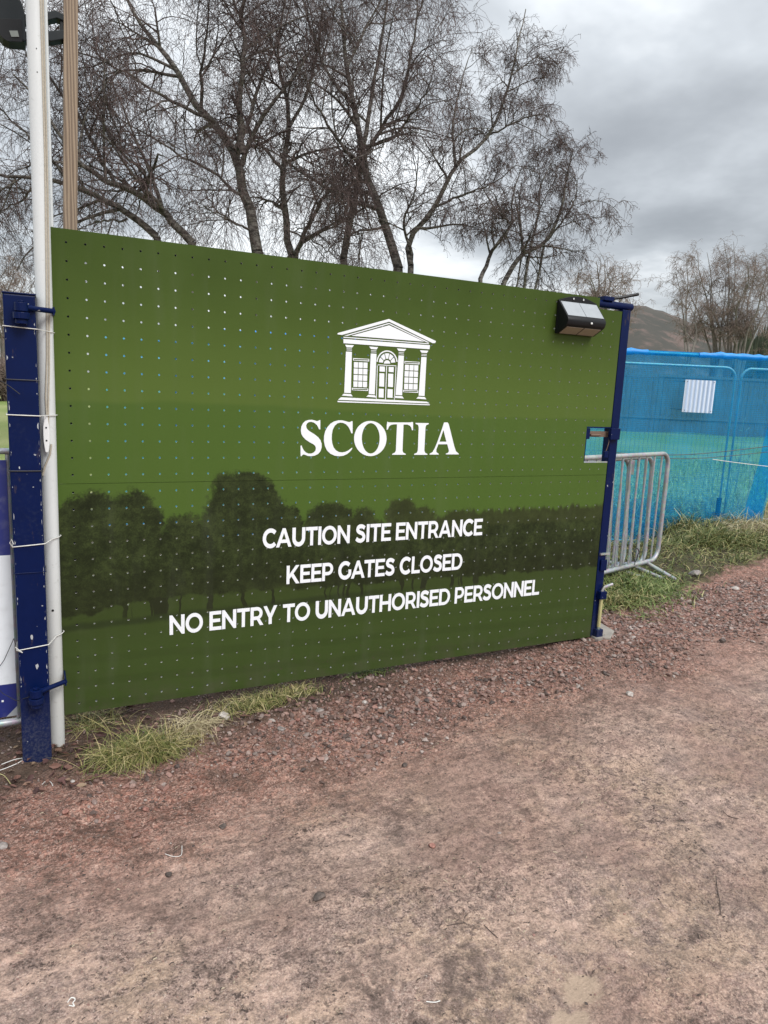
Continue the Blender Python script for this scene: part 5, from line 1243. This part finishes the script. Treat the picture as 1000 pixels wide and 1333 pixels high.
def fibres():
    x, y = pick(30000, -0.7, 4.6, -2.3, 0.1, lambda x, y: 0.12 + 0.6 * sm(vnoise(x, y, 2.6, 66) + .5 * vnoise(x, y, 8, 67), 0.0, 0.35)); n = len(x)
    L = rg.uniform(0.004, 0.016, n); a = rg.normal(0.5, 0.9, n); u = np.stack([np.cos(a), np.sin(a)], -1); v = np.stack([-u[:, 1], u[:, 0]], -1); wd = rg.uniform(.0006, .0015, n)
    pts = []
    for t_ in (-.5, 0, .5):
        c = np.stack([x, y], -1) + u * (L * t_)[:, None] + v * (0.12 * L * (t_ == 0))[:, None]; z = gh(c[:, 0], c[:, 1]) + 0.0025
        for sgn in (-1, 1): pts.append(np.concatenate([c + v * (sgn * wd)[:, None], (z + (0.0015 if sgn > 0 else 0))[:, None]], 1))
    V = np.stack(pts, 1).reshape(-1, 3); b_ = (np.arange(n) * 6)[:, None, None]; Fq = (np.array([(0, 1, 3, 2), (2, 3, 5, 4)])[None] + b_).reshape(-1, 4); return V, Fq
V, Fq = fibres(); tag(mesh_np('plant_fibres', V, Fq, mat('plant_fibres', lambda t, b: setp(t, b, t.ramp(t.island(), [(0, (0.035, 0.026, 0.022)), (0.6, (0.10, 0.07, 0.058)), (0.85, (0.20, 0.15, 0.11)), (1, (0.42, 0.35, 0.25))]), 0.85))), 'short dark plant fibres trodden into the muddy track', 'debris', kind='stuff')
# twigs lying on the track
def gpt(px_, py_, h=0.004):
    q = gz(px_, py_, 0.0)
    for _ in range(4): q = gz(px_, py_, float(gh(q[0], q[1])))
    return (float(q[0]), float(q[1]), float(gh(q[0], q[1])) + h)
TW = m_simple('dead_twig', (0.07, 0.05, 0.042), 0.85)
for pts, r_, lb, m_ in (([(932, 1142), (934, 1160), (937, 1175), (938, 1190)], .0028, 'thin dark twig lying on the track at the lower right', TW), ([(941, 1056), (948, 1064), (962, 1067)], .002, 'short bent twig on the track near the right edge', TW),
                        ([(582, 1206), (592, 1204), (606, 1202)], .002, 'short twig on the track below the centre', TW), ([(630, 1205), (637, 1212), (648, 1222)], .002, 'thin greenish twig on the track below the centre', TW),
                        ([(215, 1112), (226, 1116), (236, 1114), (237, 1102)], .0016, 'bent white plastic strip on the track', WIRE_W), ([(88, 1306), (93, 1300), (98, 1302), (95, 1307), (97, 1311), (90, 1310)], .0022, 'curled white plastic scrap at the lower left', WIRE_W),
                        ([(-6, 1002), (10, 1000), (26, 993), (30, 988), (18, 990), (2, 996)], .003, 'tangled white cord lying by the post at the left edge', WIRE_W), ([(-4, 1008), (6, 1014), (16, 1024)], .0025, 'straw coloured stalk on the gravel at the left edge', YEL),
                        ([(55, 1022), (60, 1018), (66, 1019), (69, 1024)], .0022, 'curl of pale plastic in front of the post', WIRE_W), ([(555, 1305), (566, 1306), (573, 1304)], .0022, 'white plastic sliver at the bottom edge', WIRE_W)):
    r_ = r_ * 0.62; P = catmull([gpt(a, c, 0.003) for a, c in pts], 4)
    tag(MB().tube(P, r_, 5).build('twig' if m_ is TW else ('stalk' if m_ is YEL else 'plastic_strip'), m_, smooth=True), lb, 'twig' if m_ is TW else ('stalk' if m_ is YEL else 'plastic'), 'bits lying on the ground')

# grass
def m_grass(t, b):
    r = t.island(); c = t.ramp(r, [(0, (0.06, 0.085, 0.018)), (0.3, (0.12, 0.145, 0.034)), (0.52, (0.24, 0.235, 0.075)), (0.75, (0.40, 0.33, 0.14)), (1, (0.50, 0.42, 0.23))])
    setp(t, b, c, 0.6); b.inputs['Subsurface Weight'].default_value = 0.0
GRASS = mat('verge_grass', m_grass)
VERGE = mat('rough_verge', lambda t, b: setp(t, b, t.ramp(t.island(), [(0, (0.05, 0.075, 0.015)), (0.45, (0.115, 0.14, 0.032)), (0.72, (0.20, 0.205, 0.06)), (0.88, (0.34, 0.28, 0.12)), (1, (0.46, 0.38, 0.21))]), 0.65))
GREEN = mat('green_grass', lambda t, b: setp(t, b, t.ramp(t.island(), [(0, (0.045, 0.08, 0.014)), (0.5, (0.11, 0.16, 0.03)), (0.85, (0.20, 0.24, 0.07)), (1, (0.38, 0.34, 0.17))]), 0.6))
STRAW = mat('dry_stems', lambda t, b: setp(t, b, t.mix(t.island(), (0.34, 0.27, 0.15), (0.60, 0.52, 0.34)), 0.7))
def blades(x, y, L, wdt, rg, bend=1.0, upright=0.8, comb=None, z=None):
    n = len(x); K = 5; a = rg.uniform(0, 6.28, n); dv = np.stack([np.cos(a), np.sin(a)], -1)
    if comb is not None: dv = unit(dv * 0.8 + comb)
    d = unit(np.concatenate([dv * rg.uniform(.15, 1.0, (n, 1)), np.full((n, 1), upright)], 1))
    z = gh(x, y) - 0.006 if z is None else z
    P = np.empty((n, K, 3)); P[:, 0] = np.stack([x, y, z], -1); bz_ = rg.uniform(.2, 1.1, n) * bend
    for i in range(1, K):
        P[:, i] = P[:, i - 1] + d * (L / (K - 1))[:, None]; d = unit(d + np.concatenate([dv * 0.35 * bz_[:, None], -0.5 * bz_[:, None]], 1))
    P[:, :, 2] = np.maximum(P[:, :, 2], gh(P[..., 0], P[..., 1]) - 0.004 + 0.006 * np.arange(K)[None])
    side = np.stack([-dv[:, 1], dv[:, 0], rg.normal(0, .4, n)], -1); side = unit(side)[:, None] * (wdt[:, None] * np.array([1, 1, .85, .55, .08])[None])[..., None] / 2
    V = np.stack([P - side, P + side], 2).reshape(-1, 3); id_ = np.arange(n * K * 2).reshape(n, K, 2)
    Fq = np.stack([id_[:, :-1, 0], id_[:, :-1, 1], id_[:, 1:, 1], id_[:, 1:, 0]], -1).reshape(-1, 4); return V, Fq
def tuft(name, label, cx, cy, rx, ry, n, Lr, w_, m, seed, bend=1.0, upright=0.8, comb=None, ang=0.0, group=None):
    r = np.random.default_rng(seed); a = r.normal(0, .5, n) * rx; c = r.normal(0, .5, n) * ry
    x = cx + a * math.cos(ang) - c * math.sin(ang); y = cy + a * math.sin(ang) + c * math.cos(ang)
    V, Fq = blades(x, y, r.uniform(*Lr, n), r.uniform(.6, 1.3, n) * w_, r, bend, upright, comb)
    return tag(mesh_np(name, V, Fq, m), label, 'grass', group, 'stuff')
q = gz(185, 985, 0.0); tuft('grass_tuft', 'large tuft of long yellow green grass at the left end of the gate', q[0], q[1] + 0.06, 0.17, 0.085, 2300, (0.05, 0.19), 0.0026, GRASS, 1, 1.5, .75, np.array([0.1, -0.3]))
q = gz(245, 945, 0.02); tuft('grass_tuft', 'pale dry tuft right of the large grass tuft', q[0], q[1], 0.12, 0.06, 420, (0.06, 0.19), 0.0026, STRAW, 2, 1.3, .7, np.array([0.2, -0.5]))
q = gz(120, 945, 0.0); tuft('grass_tuft', 'dark wiry grass under the hinge corner of the gate', q[0], q[1] + 0.05, 0.14, 0.08, 220, (0.08, 0.26), 0.0028, GRASS, 3, 1.2, .7)
q = gz(345, 912, 0.03); tuft('grass_tuft', 'short green tuft under the lower edge of the gate', q[0], q[1], 0.28, 0.10, 1500, (0.03, 0.11), 0.0026, GRASS, 4, 1.2, .7)
q = gz(480, 876, 0.05); tuft('grass_tuft', 'small green tuft under the middle of the gate', q[0], q[1], 0.16, 0.05, 260, (0.03, 0.09), 0.0036, GREEN, 5, 1.2, .7)
q = gz(835, 775, 0.1); tuft('grass_tuft', 'bright green grass growing through the feet of the barriers', q[0], q[1], 0.55, 0.30, 2600, (0.05, 0.17), 0.0055, GREEN, 6, 1.3, .7, None, 0.5)
q = gz(815, 790, 0.1); tuft('grass_tuft', 'yellowing grass beside the concrete pad', q[0], q[1] + 0.05, 0.22, 0.14, 700, (0.05, 0.15), 0.0055, GRASS, 16, 1.3, .7)
q = gz(915, 715, 0.12); tuft('grass_tuft', 'thick yellow green verge grass in front of the netting', q[0], q[1] + 0.1, 1.15, 0.36, 5600, (0.08, 0.30), 0.0058, VERGE, 7, 1.3, .7, np.array([0.0, -0.5]), math.atan2(FD[1], FD[0]))
q = gz(992, 705, 0.12); tuft('grass_tuft', 'tall dry verge grass at the right picture edge', q[0], q[1] + 0.1, 0.45, 0.3, 1300, (0.12, 0.38), 0.0055, STRAW, 8, 1.2, .8, np.array([-0.2, -0.4]))
q = gz(1050, 690, 0.12); tuft('grass_tuft', 'rough grass beyond the right picture edge', q[0], q[1], 0.9, 0.6, 2400, (0.12, 0.35), 0.008, GRASS, 9, 1.2, .75)
r = np.random.default_rng(19); n = 22000; x = r.uniform(3.3, 8.6, n); y = r.uniform(0.1, 3.4, n)
dfv = (x - F0[0]) * FN[0] + (y - F0[1]) * FN[1]; vl = y - 0.245 * x + 0.60
k = (dfv < 0.0) & (vl > 0.04) & (r.random(n) < 0.30 + 0.70 * sm(vnoise(x, y, 1.5, 71) + 0.4 * vnoise(x, y, 5, 72) + 0.5 * sm(dfv, -0.6, -0.1), -0.08, 0.16)); x = x[k]; y = y[k]; n = len(x)
V, Fq = blades(x, y, r.uniform(.05, .18, n), r.uniform(.0035, .007, n), r, 1.3, .65, np.array([0.0, -0.3])); tag(mesh_np('verge_grass', V, Fq, VERGE), 'patchy verge grass between the track and the netting', 'grass', kind='stuff')
r = np.random.default_rng(14); n = 1100; s = r.uniform(-0.25, 1.8, n); o_ = r.normal(-0.12, .10, n); x = F0[0] + FD[0] * s + FN[0] * o_; y = F0[1] + FD[1] * s + FN[1] * o_
V, Fq = blades(x, y, r.uniform(.12, .36, n), r.uniform(.004, .008, n), r, 1.0, 1.0); tag(mesh_np('fence_grass', V, Fq, GRASS), 'fringe of grass along the bottom of the netting', 'grass', kind='stuff')
n = 16000; s = r.uniform(-4.0, 7.0, n); o_ = 0.25 + 7 * r.random(n) ** 1.6; x = F0[0] + FD[0] * s + FN[0] * o_; y = F0[1] + FD[1] * s + FN[1] * o_
V, Fq = blades(x, y, r.uniform(.06, .22, n), r.uniform(.006, .014, n), r, 1.0, .8); FGR = mat('field_grass', lambda t, b: setp(t, b, t.mix(t.island(), (0.18, 0.24, 0.07), (0.46, 0.46, 0.24)), 0.7))
tag(mesh_np('field_grass', V, Fq, FGR), 'rough green grass of the field behind the netting', 'grass', kind='stuff')
n = 5000; x = r.uniform(-1.5, 4.2, n); y = r.uniform(0.35, 2.4, n)
V, Fq = blades(x, y, r.uniform(.05, .2, n), r.uniform(.004, .008, n), r, 1.0, .8); tag(mesh_np('back_grass', V, Fq, GREEN), 'rough grass growing behind the gate', 'grass', kind='stuff')
# tall dry stems
def stems(base, tops, D0, label, seed):
    r = np.random.default_rng(seed); q = gz(*base, 0.15); zg = float(gh(q[0], q[1])); dep = float((q - CAM) @ np.array([0.447, 0.878, -0.171]))
    root = empty('dry_weed', (q[0], q[1], zg), label, 'weed', 'dry weeds at the netting')
    for tx, ty in tops:
        e = at(tx, ty, dep - 0.05); b_ = np.array([q[0] + r.normal(0, .05), q[1] + r.normal(0, .04), zg - 0.02]); mid = (b_ + e) / 2 + r.normal(0, .02, 3)
        P = catmull([tuple(b_), tuple(mid), tuple(e)], 5); mb = MB().tube(P, [0.0055 * (1 - 0.6 * i / (len(P) - 1)) for i in range(len(P))], 5)
        under(root, mb, 'stem', STRAW)
        hd = MB()
        for k in range(7):
            u = 0.72 + 0.28 * k / 6; c = np.array(P[min(len(P) - 1, int(u * (len(P) - 1)))]); v = r.normal(0, 1, 3); v = v / np.linalg.norm(v); v[2] = abs(v[2])
            hd.tube([tuple(c), tuple(c + v * 0.05)], 0.0028, 4)
        under(root, hd, 'seed_head', STRAW)
stems((943, 690), [(957, 545), (950, 590), (968, 548), (972, 560), (938, 600), (962, 600)], 8, 'tall dry weed stalks standing in front of the netting', 1)
stems((918, 690), [(925, 600), (912, 640), (935, 640)], 8, 'short dry weed stalks beside the navy stake', 2)
stems((990, 690), [(994, 600), (985, 620), (1002, 590), (978, 650)], 8, 'dry weed stalks at the torn end of the netting', 3)
stems((962, 688), [(958, 600), (975, 585), (966, 630), (985, 610)], 8, 'thin dry weed stalks between the tall weeds and the net edge', 4)
stems((1000, 690), [(1010, 560), (1003, 580), (1018, 600)], 8, 'tall dry weed stalks right at the picture edge', 5)
